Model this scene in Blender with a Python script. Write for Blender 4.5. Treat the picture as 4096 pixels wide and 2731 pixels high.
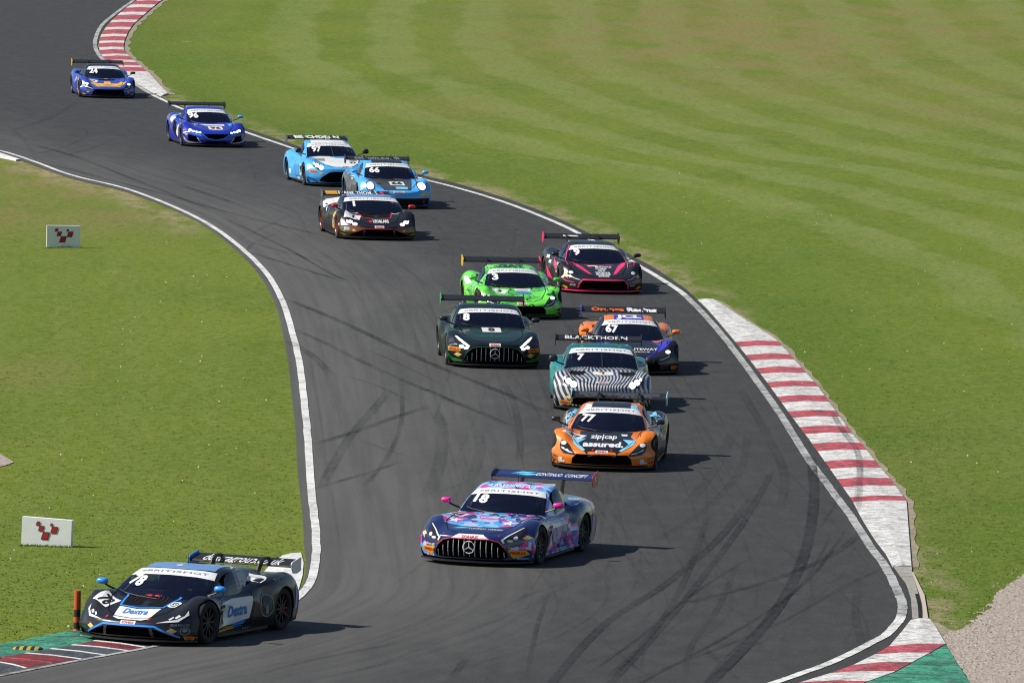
import bpy, bmesh, math, random
import numpy as np
from mathutils import Vector, Matrix
from mathutils.bvhtree import BVHTree

for o in list(bpy.data.objects):
    bpy.data.objects.remove(o)
random.seed(7)
rng = np.random.default_rng(11)
SC = bpy.context.scene
COL = SC.collection
PI = math.pi

# ------------------------------------------------------------------ camera
IW, IH = 4096.0, 2731.0                    # picture size used when measuring
FPX, PITCH, ROLL, CAMH = 36000.0, 0.07417, 0.02697, 16.03
_f = Vector((0, math.cos(PITCH), -math.sin(PITCH)))
_r0 = Vector((1, 0, 0)); _u0 = _r0.cross(_f)
_r = _r0 * math.cos(ROLL) + _u0 * math.sin(ROLL)
_u = _u0 * math.cos(ROLL) - _r0 * math.sin(ROLL)
cam_d = bpy.data.cameras.new('camera'); cam = bpy.data.objects.new('camera', cam_d)
COL.objects.link(cam)
cam_d.sensor_width = 36.0; cam_d.lens = FPX / IW * 36.0
cam_d.clip_start = 1.0; cam_d.clip_end = 6000.0
cam.matrix_world = Matrix(((_r.x, _u.x, -_f.x, 0), (_r.y, _u.y, -_f.y, 0), (_r.z, _u.z, -_f.z, CAMH), (0, 0, 0, 1)))
SC.camera = cam

# ------------------------------------------------------------------ sky and sun
SUN_EL, SUN_AZ = math.radians(43), math.radians(-90)      # sun stands to the left (-X)
world = bpy.data.worlds.new('World'); SC.world = world; world.use_nodes = True
nt = world.node_tree; bg = nt.nodes['Background']
sky = nt.nodes.new('ShaderNodeTexSky'); sky.sky_type = 'NISHITA'; sky.sun_disc = False
sky.dust_density = 0.25; sky.ozone_density = 2.0; sky.sun_elevation = SUN_EL; sky.sun_rotation = SUN_AZ
nt.links.new(sky.outputs[0], bg.inputs[0]); bg.inputs[1].default_value = 0.062
sun_d = bpy.data.lights.new('sun', 'SUN'); sun_d.energy = 5.0; sun_d.angle = math.radians(0.5); sun_d.color = (1.0, 0.95, 0.86)
sun = bpy.data.objects.new('sun', sun_d); COL.objects.link(sun)
SHX, SHY = 1.0, 0.03                                       # shadows fall to the right
sun.rotation_euler = Vector((SHX, SHY, -math.tan(SUN_EL))).to_track_quat('-Z', 'Y').to_euler()
sun.location = (-60, 180, 60)
SC.view_settings.view_transform = 'Standard'; SC.view_settings.look = 'None'
SC.view_settings.exposure = 0.28; SC.view_settings.gamma = 1.0; SC.view_settings.use_curve_mapping = False
SC.render.engine = 'CYCLES'; SC.cycles.pixel_filter_type = 'BLACKMAN_HARRIS'; SC.cycles.filter_width = 1.15

# ------------------------------------------------------------------ helpers
def at(px, py):
    """ground point under a measured picture point"""
    d = _f + _r * ((px - IW / 2) / FPX) - _u * ((py - IH / 2) / FPX)
    t = -CAMH / d.z
    return (d.x * t, d.y * t)

def crop(pts, ox, oy, k):
    return [at(ox + x / k, oy + y / k) for x, y in pts]

def link(name, me, mat=None, parent=None, kind=None, label=None, cat=None, group=None):
    o = bpy.data.objects.new(name, me); COL.objects.link(o)
    if mat is not None:
        for m in (mat if isinstance(mat, (list, tuple)) else [mat]):
            me.materials.append(m)
    if parent: o.parent = parent
    tag(o, label, cat, group, kind)
    return o

def tag(o, label=None, cat=None, group=None, kind=None):
    if label: o['label'] = label
    if cat: o['category'] = cat
    if group: o['group'] = group
    if kind: o['kind'] = kind
    return o

def mesh(name, v, f, smooth=False):
    me = bpy.data.meshes.new(name); me.from_pydata([tuple(p) for p in v], [], [tuple(q) for q in f])
    if smooth: me.polygons.foreach_set('use_smooth', [True] * len(me.polygons))
    me.update(); return me

def bm_mesh(name, bm, smooth=None):
    bmesh.ops.recalc_face_normals(bm, faces=bm.faces)
    me = bpy.data.meshes.new(name); bm.to_mesh(me); bm.free()
    if smooth is not None:
        me.polygons.foreach_set('use_smooth', [True] * len(me.polygons))
        me.set_sharp_from_angle(angle=math.radians(smooth))
    return me

def box(bm, c, s, rot=None):
    m = Matrix.Translation(c)
    if rot is not None: m = m @ rot
    m = m @ Matrix.Diagonal((s[0], s[1], s[2], 1))
    return bmesh.ops.create_cube(bm, size=1, matrix=m)['verts']

def prism(bm, poly, axis, lo, hi):
    """closed prism of a 2D outline along axis; poly is in the two other axes (cyclic order)"""
    def P(a, b, t):
        return {'x': (t, a, b), 'y': (a, t, b), 'z': (a, b, t)}[axis]
    A = [bm.verts.new(P(a, b, lo)) for a, b in poly]; B = [bm.verts.new(P(a, b, hi)) for a, b in poly]
    n = len(poly); fs = []
    fs.append(bm.faces.new(A[::-1])); fs.append(bm.faces.new(B))
    for i in range(n):
        fs.append(bm.faces.new((A[i], A[(i + 1) % n], B[(i + 1) % n], B[i])))
    return fs

def tube(bm, pts, r, seg=6):
    pts = [Vector(p) for p in pts]; rings = []
    for i, p in enumerate(pts):
        d = (pts[min(i + 1, len(pts) - 1)] - pts[max(i - 1, 0)]).normalized()
        a = d.orthogonal().normalized(); b = d.cross(a)
        rings.append([bm.verts.new(p + (a * math.cos(t) + b * math.sin(t)) * r) for t in [2 * PI * k / seg for k in range(seg)]])
    for A, B in zip(rings, rings[1:]):
        for k in range(seg):
            bm.faces.new((A[k], A[(k + 1) % seg], B[(k + 1) % seg], B[k]))
    bm.faces.new(rings[0][::-1]); bm.faces.new(rings[-1])

def pchip(P, m):
    """monotone cubic through rows of P, m samples per span"""
    P = np.asarray(P, float); d = np.diff(P, axis=0); t = np.zeros_like(P)
    s = d[:-1] * d[1:]
    den = d[:-1] + d[1:]; den = np.where(np.abs(den) < 1e-12, 1, den)
    t[1:-1] = np.where(s > 0, 2 * s / den, 0); t[0] = d[0]; t[-1] = d[-1]
    out = []
    for i in range(len(P) - 1):
        for k in range(m):
            u = k / m
            out.append((2 * u**3 - 3 * u**2 + 1) * P[i] + (u**3 - 2 * u**2 + u) * t[i] + (3 * u**2 - 2 * u**3) * P[i + 1] + (u**3 - u**2) * t[i + 1])
    out.append(P[-1]); return np.array(out)

def catmull(P, m):
    P = np.asarray(P, float); t = np.gradient(P, axis=0); out = []
    for i in range(len(P) - 1):
        for k in range(m):
            u = k / m
            out.append((2 * u**3 - 3 * u**2 + 1) * P[i] + (u**3 - 2 * u**2 + u) * t[i] + (3 * u**2 - 2 * u**3) * P[i + 1] + (u**3 - u**2) * t[i + 1])
    out.append(P[-1]); return np.array(out)

# ------------------------------------------------------------------ materials
class N:
    """small wrapper for building node materials"""
    def __init__(s, name):
        s.m = bpy.data.materials.new(name); s.m.use_nodes = True; s.t = s.m.node_tree
        s.b = s.t.nodes['Principled BSDF']
    def n(s, kind, **kw):
        q = s.t.nodes.new('ShaderNode' + kind)
        for k, v in kw.items():
            if k.startswith('i_'):
                key = k[2:]; q.inputs[int(key) if key.isdigit() else key].default_value = v
            else: setattr(q, k, v)
        return q
    def l(s, a, b): s.t.links.new(a, b); return b
    def mix(s, f, a, b, blend='MIX'):
        q = s.t.nodes.new('ShaderNodeMix'); q.data_type = 'RGBA'; q.blend_type = blend
        for sock, v in ((q.inputs[0], f), (q.inputs[6], a), (q.inputs[7], b)):
            if hasattr(v, 'is_output'): s.l(v, sock)
            elif isinstance(v, (int, float)): sock.default_value = v
            else: sock.default_value = (*v, 1)
        return q.outputs[2]
    def noise(s, vec, scale, detail=2, rough=.5, dist=0):
        q = s.n('TexNoise', i_Scale=scale, i_Detail=detail, i_Roughness=rough, i_Distortion=dist)
        if vec is not None: s.l(vec, q.inputs['Vector'])
        return q.outputs[0]
    def ramp(s, v, lo, hi, a=0., b=1.):
        q = s.n('MapRange', i_1=lo, i_2=hi, i_3=a, i_4=b); s.l(v, q.inputs[0]); return q.outputs[0]
    def math(s, op, a, b=0.):
        q = s.n('Math', operation=op)
        for i, v in enumerate((a, b)):
            if hasattr(v, 'is_output'): s.l(v, q.inputs[i])
            else: q.inputs[i].default_value = v
        return q.outputs[0]
    def coord(s, scale=(1, 1, 1), kind='Object'):
        c = s.n('TexCoord'); mp = s.n('Mapping'); mp.inputs['Scale'].default_value = scale
        s.l(c.outputs[kind], mp.inputs[0]); return mp.outputs[0]
    def bump(s, h, dist, strength=1.):
        q = s.n('Bump', i_Distance=dist, i_Strength=strength); s.l(h, q.inputs['Height']); s.l(q.outputs[0], s.b.inputs['Normal'])
    def base(s, v, rough=None):
        if hasattr(v, 'is_output'): s.l(v, s.b.inputs['Base Color'])
        else: s.b.inputs['Base Color'].default_value = (*v, 1)
        if rough is not None: s.b.inputs['Roughness'].default_value = rough
        return s.m

_mc = {}
def paint(rgb, rough=.3, coat=.6, metal=0., name=None):
    if max(rgb) < .07: coat *= .45
    key = (tuple(rgb), rough, coat, metal)
    if key in _mc: return _mc[key]
    w = N(name or 'paint'); c = w.coord()
    n = w.noise(c, 9, 3); v = w.mix(w.ramp(n, .3, .7, 0, .12), rgb, [x * .8 for x in rgb])
    w.base(v, rough); w.b.inputs['Coat Weight'].default_value = coat; w.b.inputs['Coat Roughness'].default_value = .06
    w.b.inputs['Metallic'].default_value = metal
    _mc[key] = w.m; return w.m

def plain(rgb, rough=.6, name='plain', spec=.5):
    key = ('p', tuple(rgb), rough, spec)
    if key in _mc: return _mc[key]
    w = N(name); c = w.coord(); n = w.noise(c, 25, 2)
    w.base(w.mix(w.ramp(n, .35, .65, 0, .15), rgb, [x * .75 for x in rgb]), rough); w.b.inputs['Specular IOR Level'].default_value = spec
    _mc[key] = w.m; return w.m

def glow(rgb, s):
    key = ('g', tuple(rgb), s)
    if key in _mc: return _mc[key]
    w = N('lamp_light'); w.base(rgb, .2); w.b.inputs['Emission Color'].default_value = (*rgb, 1); w.b.inputs['Emission Strength'].default_value = s
    _mc[key] = w.m; return w.m

# ------------------------------------------------------------------ track outline (measured ground points)
K = 1.7415
def ov(pts): return [at(x * K, y * K) for x, y in pts]
line_l = ov([(-700, 215), (-300, 287), (-100, 328), (0, 347.5), (75, 371), (164, 403.6), (287, 434), (396, 475), (478.5, 516), (553.7, 571), (612, 629), (649, 694),
             (671, 765), (688, 836), (698.5, 923), (704.6, 982), (709, 1040), (715, 1128), (721, 1180), (726, 1240), (724.5, 1290), (714, 1335), (690, 1368),
             (640, 1402), (560, 1434), (450, 1464), (330, 1490.5), (150, 1524), (0, 1553), (-150, 1578), (-500, 1630)])
edge_l = ov([(-700, 222), (-300, 295), (-100, 337), (0, 358), (51, 371), (164, 410.5), (287, 441), (396, 482), (476, 524), (533, 567.7), (581, 615), (615, 663), (637, 714),
             (650, 768), (662, 834), (668, 894), (678, 982), (684, 1085), (691, 1146), (696, 1200), (699, 1262), (703, 1290), (699, 1332), (684, 1358),
             (640, 1385), (560, 1418), (450, 1452), (335, 1483), (150, 1516), (0, 1546), (-150, 1571), (-500, 1622)])
line_r = ov([(700, -170), (480, -90), (350, -40)]) + crop([(1265, 0), (1180, 60), (1050, 160), (960, 240), (912, 330), (893, 420), (912, 490), (965, 562), (1100, 682), (1290, 810), (1420, 890), (1500, 930), (1600, 976), (1700, 1025)], 0, 0, 2.351) + \
    ov([(567, 306), (640, 331), (700, 350), (800, 370), (885, 388), (965, 411), (1050, 433), (1150, 463), (1240, 497), (1300, 523), (1345, 546), (1400, 574), (1450, 602), (1500, 631), (1557, 667),
        (1588, 694), (1625, 732), (1663, 776), (1700, 824), (1735, 872), (1769, 919), (1803, 970), (1833, 1018), (1864, 1066), (1895, 1107), (1925, 1148), (1956, 1189),
        (1997, 1254), (2026, 1292), (2043, 1320), (2057, 1349), (2069, 1377), (2073, 1394), (2069, 1420), (2054, 1440), (2034, 1460), (1997, 1480), (1952, 1503), (1894, 1529), (1837, 1549), (1789, 1566), (1650, 1610), (1400, 1670)])
edge_r = ov([(700, -160), (490, -80), (370, -35)]) + crop([(1300, 0), (1200, 68), (1080, 163), (995, 250), (942, 340), (922, 430), (940, 500), (992, 575), (1110, 672), (1285, 790), (1430, 876), (1520, 918), (1620, 962), (1720, 1008)], 0, 0, 2.351) + \
    ov([(572, 298), (645, 323), (702, 341), (805, 362), (890, 379), (970, 403), (1055, 424), (1155, 454), (1246, 487), (1305, 513), (1350, 535), (1405, 563), (1455, 590), (1506, 618), (1574, 664),
        (1601.6, 689), (1629, 716), (1687, 783), (1714, 817), (1762, 879), (1813, 950), (1861, 1015), (1909, 1082), (1956, 1148),
        (1983, 1190), (2020, 1250), (2057, 1311), (2080, 1343), (2095, 1383), (2096, 1418)]) + crop([(1240, 1150), (1122, 1272), (1002, 1342), (830, 1425), (650, 1490), (400, 1566), (150, 1650), (-300, 1790)], 3000, 1950, 2.007)
LL, EL, LR, ER = [catmull(p, 6) for p in (line_l, edge_l, line_r, edge_r)]

def dist_to(P, Q):
    """distance of points P (n,2) to polyline Q"""
    best = np.full(len(P), 1e9)
    for a, b in zip(Q[:-1], Q[1:]):
        d = b - a; L = d @ d
        if L < 1e-9: continue
        t = np.clip(((P - a) @ d) / L, 0, 1)
        best = np.minimum(best, np.hypot(*(P - a - t[:, None] * d).T))
    return best

def inside(P, poly):
    x, y = P.T; r = np.zeros(len(P), bool); n = len(poly)
    for i in range(n):
        x1, y1 = poly[i]; x2, y2 = poly[(i + 1) % n]
        if y1 == y2: continue
        c = ((y1 > y) != (y2 > y)) & (x < (x2 - x1) * (y - y1) / (y2 - y1) + x1); r ^= c
    return r

def flat(name, poly, z, mat, step=None, **kw):
    """flat sheet over an outline, optionally cut by a grid so it can carry point attributes"""
    bm = bmesh.new(); vs = [bm.verts.new((x, y, z)) for x, y in poly]
    bm.faces.new(vs); bmesh.ops.triangulate(bm, faces=bm.faces[:])
    if step:
        for ax, (lo, hi, st) in enumerate(step):
            for c in np.arange(lo, hi, st):
                no = [0, 0, 0]; no[ax] = 1; co = [0, 0, 0]; co[ax] = c
                bmesh.ops.bisect_plane(bm, geom=bm.verts[:] + bm.edges[:] + bm.faces[:], plane_co=co, plane_no=no)
    me = bm_mesh(name, bm)
    if me.polygons[0].normal.z < 0: me.flip_normals()
    return link(name, me, mat, **kw)

def strip(name, C, w, z, mat, fade=False, **kw):
    """painted band of width w along polyline C"""
    C = np.asarray(C); t = np.gradient(C, axis=0); t /= np.linalg.norm(t, axis=1)[:, None] + 1e-9
    nrm = np.stack([-t[:, 1], t[:, 0]], 1); v = []; f = []
    jit = rng.normal(0, .004, len(C))
    for i, (c, q) in enumerate(zip(C, nrm)):
        for s in (-.5, .5): v.append((*(c + q * (s * w + jit[i])), z))
    for i in range(len(C) - 1): f.append((2 * i, 2 * i + 2, 2 * i + 3, 2 * i + 1))
    me = mesh(name, v, f)
    if me.polygons[0].normal.z < 0: me.flip_normals()
    return link(name, me, mat, **kw)

# ------------------------------------------------------------------ setting materials
def grass_mat(name='grass'):
    w = N(name); c = w.coord(); at1 = w.n('Attribute', attribute_name='edge_r').outputs['Fac']; at2 = w.n('Attribute', attribute_name='edge_l').outputs['Fac']
    side = w.n('Attribute', attribute_name='side').outputs['Fac']; dry = w.n('Attribute', attribute_name='dry').outputs['Fac']
    cs = w.coord((1, .35, 1))
    big = w.noise(cs, .16, 4, .6); mid = w.noise(w.coord((1, .5, 1)), 1.3, 4, .65); fine = w.noise(c, 9, 3, .7)
    col = w.mix(w.ramp(big, .36, .64), (.088, .148, .010), (.142, .188, .016))
    col = w.mix(w.ramp(mid, .35, .65, 0, .75), col, (.150, .185, .030))
    # mown bands run parallel to the track edge
    wob = w.noise(cs, .25, 2); d = w.math('ADD', at1, w.math('MULTIPLY', wob, 2.6))
    band = w.math('SINE', w.math('MULTIPLY', d, 2 * PI / 4.2))
    band = w.math('MULTIPLY', w.ramp(band, -.32, .32), w.math('MULTIPLY', w.math('MULTIPLY', w.ramp(at1, 3, 9), side), w.ramp(w.noise(w.coord((1, .3, 1)), .5, 4, .7), .3, .6, .25, 1.)))
    col = w.mix(w.math('MULTIPLY', band, .64), col, (.200, .236, .076))
    near = w.math('MULTIPLY', w.math('MULTIPLY', w.ramp(d, 8, 3), side), .5); col = w.mix(near, col, (.062, .120, .010))
    lb = w.math('MULTIPLY', w.ramp(w.math('SINE', w.math('MULTIPLY', w.math('ADD', at2, w.math('MULTIPLY', wob, .8)), 2 * PI / 1.7)), -.4, .4), w.math('SUBTRACT', 1., side)); col = w.mix(w.math('MULTIPLY', lb, .22), col, (.15, .19, .035))
    # dry and bare ground
    bare = w.noise(w.coord((1, .3, 1)), .9, 5, .7)
    drm = w.math('MULTIPLY', w.ramp(w.noise(w.coord((1, .25, 1)), .35, 5, .7), .36, .60), dry)
    col = w.mix(drm, col, (.205, .172, .062))
    soil = w.math('MAXIMUM', w.ramp(at1, 1.3, .1), w.math('MULTIPLY', w.ramp(at2, 1.6, .2), w.ramp(dry, .12, .4)))
    soil = w.math('MULTIPLY', soil, w.ramp(bare, .44, .58)); col = w.mix(soil, col, (.33, .26, .165))
    spots = w.math('MULTIPLY', w.ramp(w.noise(w.coord((1, .22, 1)), .8, 4, .7), .66, .72), .55); col = w.mix(spots, col, (.30, .23, .11))
    f2 = w.noise(w.coord((1, .6, 1)), 4.5, 6, .78); col = w.mix(w.ramp(f2, .36, .50, .55, 0), col, (.050, .088, .008)); col = w.mix(w.ramp(f2, .52, .66, 0, .45), col, (.195, .235, .045))
    col = w.mix(w.ramp(fine, .30, .50, .32, 0), col, (.04, .07, .008))
    w.base(col, .9); w.b.inputs['Specular IOR Level'].default_value = .15
    h = w.math('ADD', w.math('MULTIPLY', w.noise(c, 14, 3, .7), .6), w.math('MULTIPLY', mid, 1.5)); w.bump(h, .045, 1.)
    return w.m

def asphalt_mat():
    w = N('asphalt'); c = w.coord(); t = w.n('Attribute', attribute_name='across').outputs['Fac']; far = w.n('Attribute', attribute_name='far').outputs['Fac']
    n1 = w.noise(w.coord((1, .18, 1)), .5, 4, .6); n2 = w.noise(c, 60, 3, .7); n3 = w.noise(w.coord((1, .3, 1)), 2.2, 4, .65)
    k = w.math('ADD', t, w.math('MULTIPLY', w.math('SUBTRACT', n1, .5), .55))
    col = w.mix(w.ramp(k, .12, .60), (.102, .100, .097), (.037, .037, .038))
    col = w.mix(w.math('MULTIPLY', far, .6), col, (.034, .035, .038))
    # streaks laid along the driving direction
    s = w.noise(None, 1, 3, .6); w.t.nodes[-1]
    st = w.n('CombineXYZ'); w.l(w.math('MULTIPLY', t, 46), st.inputs[0]); w.l(w.math('MULTIPLY', w.n('Attribute', attribute_name='along').outputs['Fac'], .05), st.inputs[1])
    sn = w.noise(st.outputs[0], 1, 3, .6)
    col = w.mix(w.ramp(sn, .40, .66, 0, .38), col, (.030, .029, .028))
    col = w.mix(w.ramp(n3, .40, .72, 0, .2), col, (.120, .116, .108))
    col = w.mix(w.ramp(n2, .25, .6, .45, 0), col, (.022, .022, .022)); n4 = w.noise(w.coord((1, .5, 1)), 17, 3, .8); col = w.mix(w.ramp(n4, .56, .66, 0, .18), col, (.155, .150, .140))
    w.base(col, .82); w.b.inputs['Specular IOR Level'].default_value = .28; w.bump(n2, .006, .6); return w.m

def worn(rgb, dirt=(.13, .125, .12), amount=.5, name='kerb_paint', scale=2.2, chips=(.30, .30, .38)):
    w = N(name); c = w.coord((.6, .55, 1)); n = w.noise(c, scale, 5, .72); f = w.noise(w.coord((.5, .6, 1)), 16, 4, .75)
    col = w.mix(w.ramp(f, .50, .60, 0, amount), rgb, chips)
    col = w.mix(w.ramp(n, .46, .64, 0, amount), col, dirt)
    col = w.mix(w.ramp(w.noise(w.coord((1, 3, 1)), 7, 4, .75), .54, .62, 0, amount), col, [x * .4 for x in dirt])
    rd = w.math('ABSOLUTE', w.math('SUBTRACT', w.noise(w.coord((.35, .9, 1)), scale * .8, 6, .65), .5)); col = w.mix(w.ramp(rd, .004, .020, amount * .95, 0), col, [x * .3 for x in dirt])
    rd2 = w.math('ABSOLUTE', w.math('SUBTRACT', w.noise(w.coord((1.2, .5, 1)), scale * .5, 5, .6), .5)); col = w.mix(w.ramp(rd2, .002, .010, amount * .8, 0), col, [x * .3 for x in dirt])
    w.base(col, .7); w.bump(f, .015, .7); return w.m

def gravel_mat():
    w = N('gravel'); c = w.coord(); v = w.n('TexVoronoi', i_Scale=22.0); w.l(c, v.inputs[0])
    h = w.n('SeparateColor'); w.l(v.outputs['Color'], h.inputs[0])
    col = w.mix(h.outputs[0], (.47, .40, .34), (.21, .175, .15)); col = w.mix(w.ramp(w.noise(c, 1.2, 3), .3, .7, 0, .3), col, (.34, .285, .24))
    w.base(col, .9); w.bump(v.outputs['Distance'], .018, 1.); return w.m

def green_paint(): return worn((.025, .30, .165), (.02, .075, .06), .8, 'green_paint', 2.2, (.16, .36, .28))
M_GRASS = grass_mat(); M_ASPH = asphalt_mat(); M_GRAVEL = gravel_mat()
M_WHITE = worn((.80, .80, .78), (.24, .235, .23), .28, 'white_paint', 1.6, (.6, .6, .62))
M_LINE = worn((.72, .72, .70), (.28, .28, .27), .42, 'line_paint', 1.0, (.62, .62, .6))
M_LINE_OLD = worn((.45, .45, .44), (.16, .16, .16), .7, 'old_line_paint', .9, (.36, .36, .36))
M_KWHITE = worn((.74, .73, .71), (.22, .21, .195), .62, 'kerb_white', 4.5, (.5, .5, .52)); M_KRED = worn((.56, .05, .055), (.10, .05, .05), .75, 'kerb_red', 4.5, (.34, .22, .34))
M_GREEN = green_paint(); M_CONC = worn((.36, .335, .30), (.2, .18, .16), .5, 'concrete', 1.5, (.4, .38, .34)); M_SOIL = worn((.36, .30, .22), (.24, .20, .12), .7, 'bare_soil', 3., (.17, .19, .05))
M_KDARK = worn((.050, .062, .078), (.03, .03, .035), .6, 'rubbered_kerb', 2.0, (.16, .17, .19)); M_KRED2 = worn((.27, .02, .025), (.04, .02, .025), .7, 'rubbered_red', 2.0, (.14, .05, .06))

# ------------------------------------------------------------------ ground: one sheet to the horizon, finer where the photo looks
gx = np.concatenate([[-3000, -900, -300, -120, -70, -45], np.arange(-32, 34, .8), [45, 70, 120, 300, 900, 3000]])
gy = np.concatenate([[-2000, -300, 0, 60, 110], np.arange(126, 240, .9), np.arange(240, 500, 1.8), [540, 620, 850, 1500, 4000]])
GX, GY = np.meshgrid(gx, gy); P = np.stack([GX.ravel(), GY.ravel()], 1)
nx, ny = len(gx), len(gy); idx = np.arange(nx * ny).reshape(ny, nx)
q = np.stack([idx[:-1, :-1], idx[:-1, 1:], idx[1:, 1:], idx[1:, :-1]], -1).reshape(-1, 4)
me = mesh('ground', np.c_[P, np.zeros(len(P))], q)
dR = dist_to(P, ER); dL = dist_to(P, EL)
poly_track = list(map(tuple, EL)) + list(map(tuple, ER[::-1])) + [at(-900 * K, -190 * K)]
right_side = (dR < dL).astype(float)
dry = np.zeros(len(P))
for (x, y, rx, ry, a) in [(*at(2900, 130), 11, 60, 1.3), (*at(3700, 90), 6, 40, 1.0), (*at(2150, 120), 4, 30, .8), (*at(3900, 420), 6, 22, .8), (*at(120, 740), 4.0, 24, 1.0), (*at(520, 830), 2.5, 14, .9), (*at(1700, 430), 5, 12, .55), (*at(700, 30), 3, 40, .3), (*at(100, 1500), 1.5, 6, .5), (*at(3600, 1900), 3, 14, .35)]:
    dry = np.maximum(dry, a * np.exp(-(((P[:, 0] - x) / rx)**2 + ((P[:, 1] - y) / ry)**2)))
for nme, arr in (('edge_r', dR), ('edge_l', dL), ('side', right_side), ('dry', dry)):
    me.attributes.new(nme, 'FLOAT', 'POINT').data.foreach_set('value', arr.astype(np.float32))
link('ground', me, M_GRASS, kind='structure')

tr = flat('race_track', poly_track, .012, M_ASPH, step=[(-25, 27, 1.0), (128, 500, 3.0)], kind='structure')
V = np.array([v.co[:2] for v in tr.data.vertices]); a_ = dist_to(V, EL); b_ = dist_to(V, ER)
seg = np.concatenate([[0], np.cumsum(np.hypot(*np.diff(ER, axis=0).T))]); near = np.argmin(((V[:, None, :] - ER[None])**2).sum(-1), 1)
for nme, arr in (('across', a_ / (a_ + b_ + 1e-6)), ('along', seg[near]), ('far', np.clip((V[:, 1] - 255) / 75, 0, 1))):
    tr.data.attributes.new(nme, 'FLOAT', 'POINT').data.foreach_set('value', arr.astype(np.float32))

strip('edge_line', LL[:138], .155, .022, M_LINE, kind='structure')
strip('edge_line', LL[137:], .11, .022, M_LINE_OLD, kind='structure')
# the outer line is rubbered grey at the far bend, cleaner on the near side
strip('edge_line', LR[:80], .17, .022, M_LINE_OLD, kind='structure'); strip('edge_line', LR[79:190], .17, .022, M_LINE, kind='structure')
strip('edge_line', LR[189:300], .17, .022, M_LINE_OLD, kind='structure'); strip('edge_line', LR[299:], .17, .022, M_LINE, kind='structure')

# ------------------------------------------------------------------ kerbs: raised, each painted length is a block of its own
def kerb_block(parent, A, B, mat, h=(.015, .055, .05), name='kerb_block'):
    """A, B: matching inner and outer edge points of the block (n,2)"""
    A = np.asarray(A); B = np.asarray(B); n = len(A); v = []; f = []; prof = [(0, 0), (0.0, h[0]), (.5, h[1]), (1, h[2]), (1, 0)]
    for i in range(n):
        for t, z in prof: v.append((*(A[i] * (1 - t) + B[i] * t), z + .004))
    k = len(prof)
    for i in range(n - 1):
        for j in range(k - 1): f.append((i * k + j, i * k + j + 1, (i + 1) * k + j + 1, (i + 1) * k + j))
    f.append(tuple(range(k))); f.append(tuple((n - 1) * k + j for j in range(k))[::-1])
    bm = bmesh.new(); vv = [bm.verts.new(p) for p in v]
    for q in f:
        bm.faces.new([vv[j] for j in q])
    return link(name, bm_mesh(name, bm), mat, parent)

def empty(name, loc=(0, 0, 0), rz=0., **kw):
    o = bpy.data.objects.new(name, None); COL.objects.link(o); o.location = loc; o.rotation_euler = (0, 0, rz); o.empty_display_size = .2
    return tag(o, **kw)

def xy_by_y(C, y):
    C = sorted(C, key=lambda p: p[1]); return (float(np.interp(y, [p[1] for p in C], [p[0] for p in C])), y)

def striped(inner, outer, bounds, first, ox, oy, k, name='kerb'):
    root = empty(name, kind='structure'); red = first
    for (a, a2), (b, b2) in zip(bounds[:-1], bounds[1:]):
        m = max(2, int(abs(b - a) / 40) + 2)
        A = crop([xy_by_y(inner, a + (b - a) * t) for t in np.linspace(0, 1, m)], ox, oy, k); B = crop([xy_by_y(outer, a2 + (b2 - a2) * t) for t in np.linspace(0, 1, m)], ox, oy, k)
        kerb_block(root, A, B, M_KRED if red else M_KWHITE, h=(.01, .05 + (.004 if red else 0), .045)); red = not red
    return root

inner1 = [(152, 85), (230, 160), (400, 360), (480, 460), (620, 640), (770, 850), (910, 1030), (1050, 1230), (1190, 1430), (1262, 1568), (1344, 1700), (1420, 1798), (1465, 1882)]
outer1 = [(260, 85), (450, 210), (680, 355), (800, 490), (870, 570), (960, 670), (1030, 770), (1110, 880), (1190, 990), (1280, 1090), (1380, 1220), (1460, 1310), (1545, 1425), (1560, 1450), (1570, 1600), (1582, 1750), (1592, 1885)]
bd = [85, 230, 370, 403, 458, 494, 546, 584, 641, 677, 737, 778, 838, 880, 943, 990, 1055, 1104, 1173, 1224, 1293, 1346, 1415, 1447, 1670, 1885]
b1 = [(y, y) for y in bd]
root = empty('kerb', kind='structure')
cols = [0, 0] + [1, 0] * 11 + [0]
for (a, b), r_ in zip(zip(bd[:-1], bd[1:]), cols):
    m = max(2, int(abs(b - a) / 45) + 2); T = np.linspace(0, 1, m)
    kerb_block(root, crop([xy_by_y(inner1, a + (b - a) * t) for t in T], 2700, 1150, 1.684), crop([xy_by_y(outer1, a + (b - a) * t) for t in T], 2700, 1150, 1.684),
               M_KRED if r_ else M_KWHITE, h=(.01, .045 + (.004 if r_ else 0), .032))
inner3 = [(1420, -80), (1300, 0), (1200, 66), (1085, 163), (1003, 250), (947, 340), (926, 430), (944, 500), (996, 575), (1115, 675), (1290, 792), (1434, 878), (1512, 912)]
outer3 = [(1700, -80), (1530, 0), (1420, 90), (1330, 170), (1260, 230), (1210, 300), (1170, 390), (1160, 470), (1190, 520), (1260, 580), (1330, 640), (1410, 708), (1520, 835), (1578, 890)]
striped(inner3, outer3, [(y, y + 5) for y in (-80, -60, 14, 50, 78, 120, 148, 193, 217, 262, 285, 328, 352, 390, 412, 450, 475, 515, 535, 572, 592, 625, 642, 680, 698)] [1:] + [], False, 0, 0, 2.351)
root = [o for o in bpy.data.objects if o.name.startswith('kerb.0') or o.name == 'kerb'][-1]
T = np.linspace(0, 1, 6)
kerb_block(root, crop([xy_by_y(inner3, 698 + 214 * t) for t in T], 0, 0, 2.351), crop([xy_by_y(outer3, 703 + 187 * t) for t in T], 0, 0, 2.351), M_KWHITE)
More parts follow.
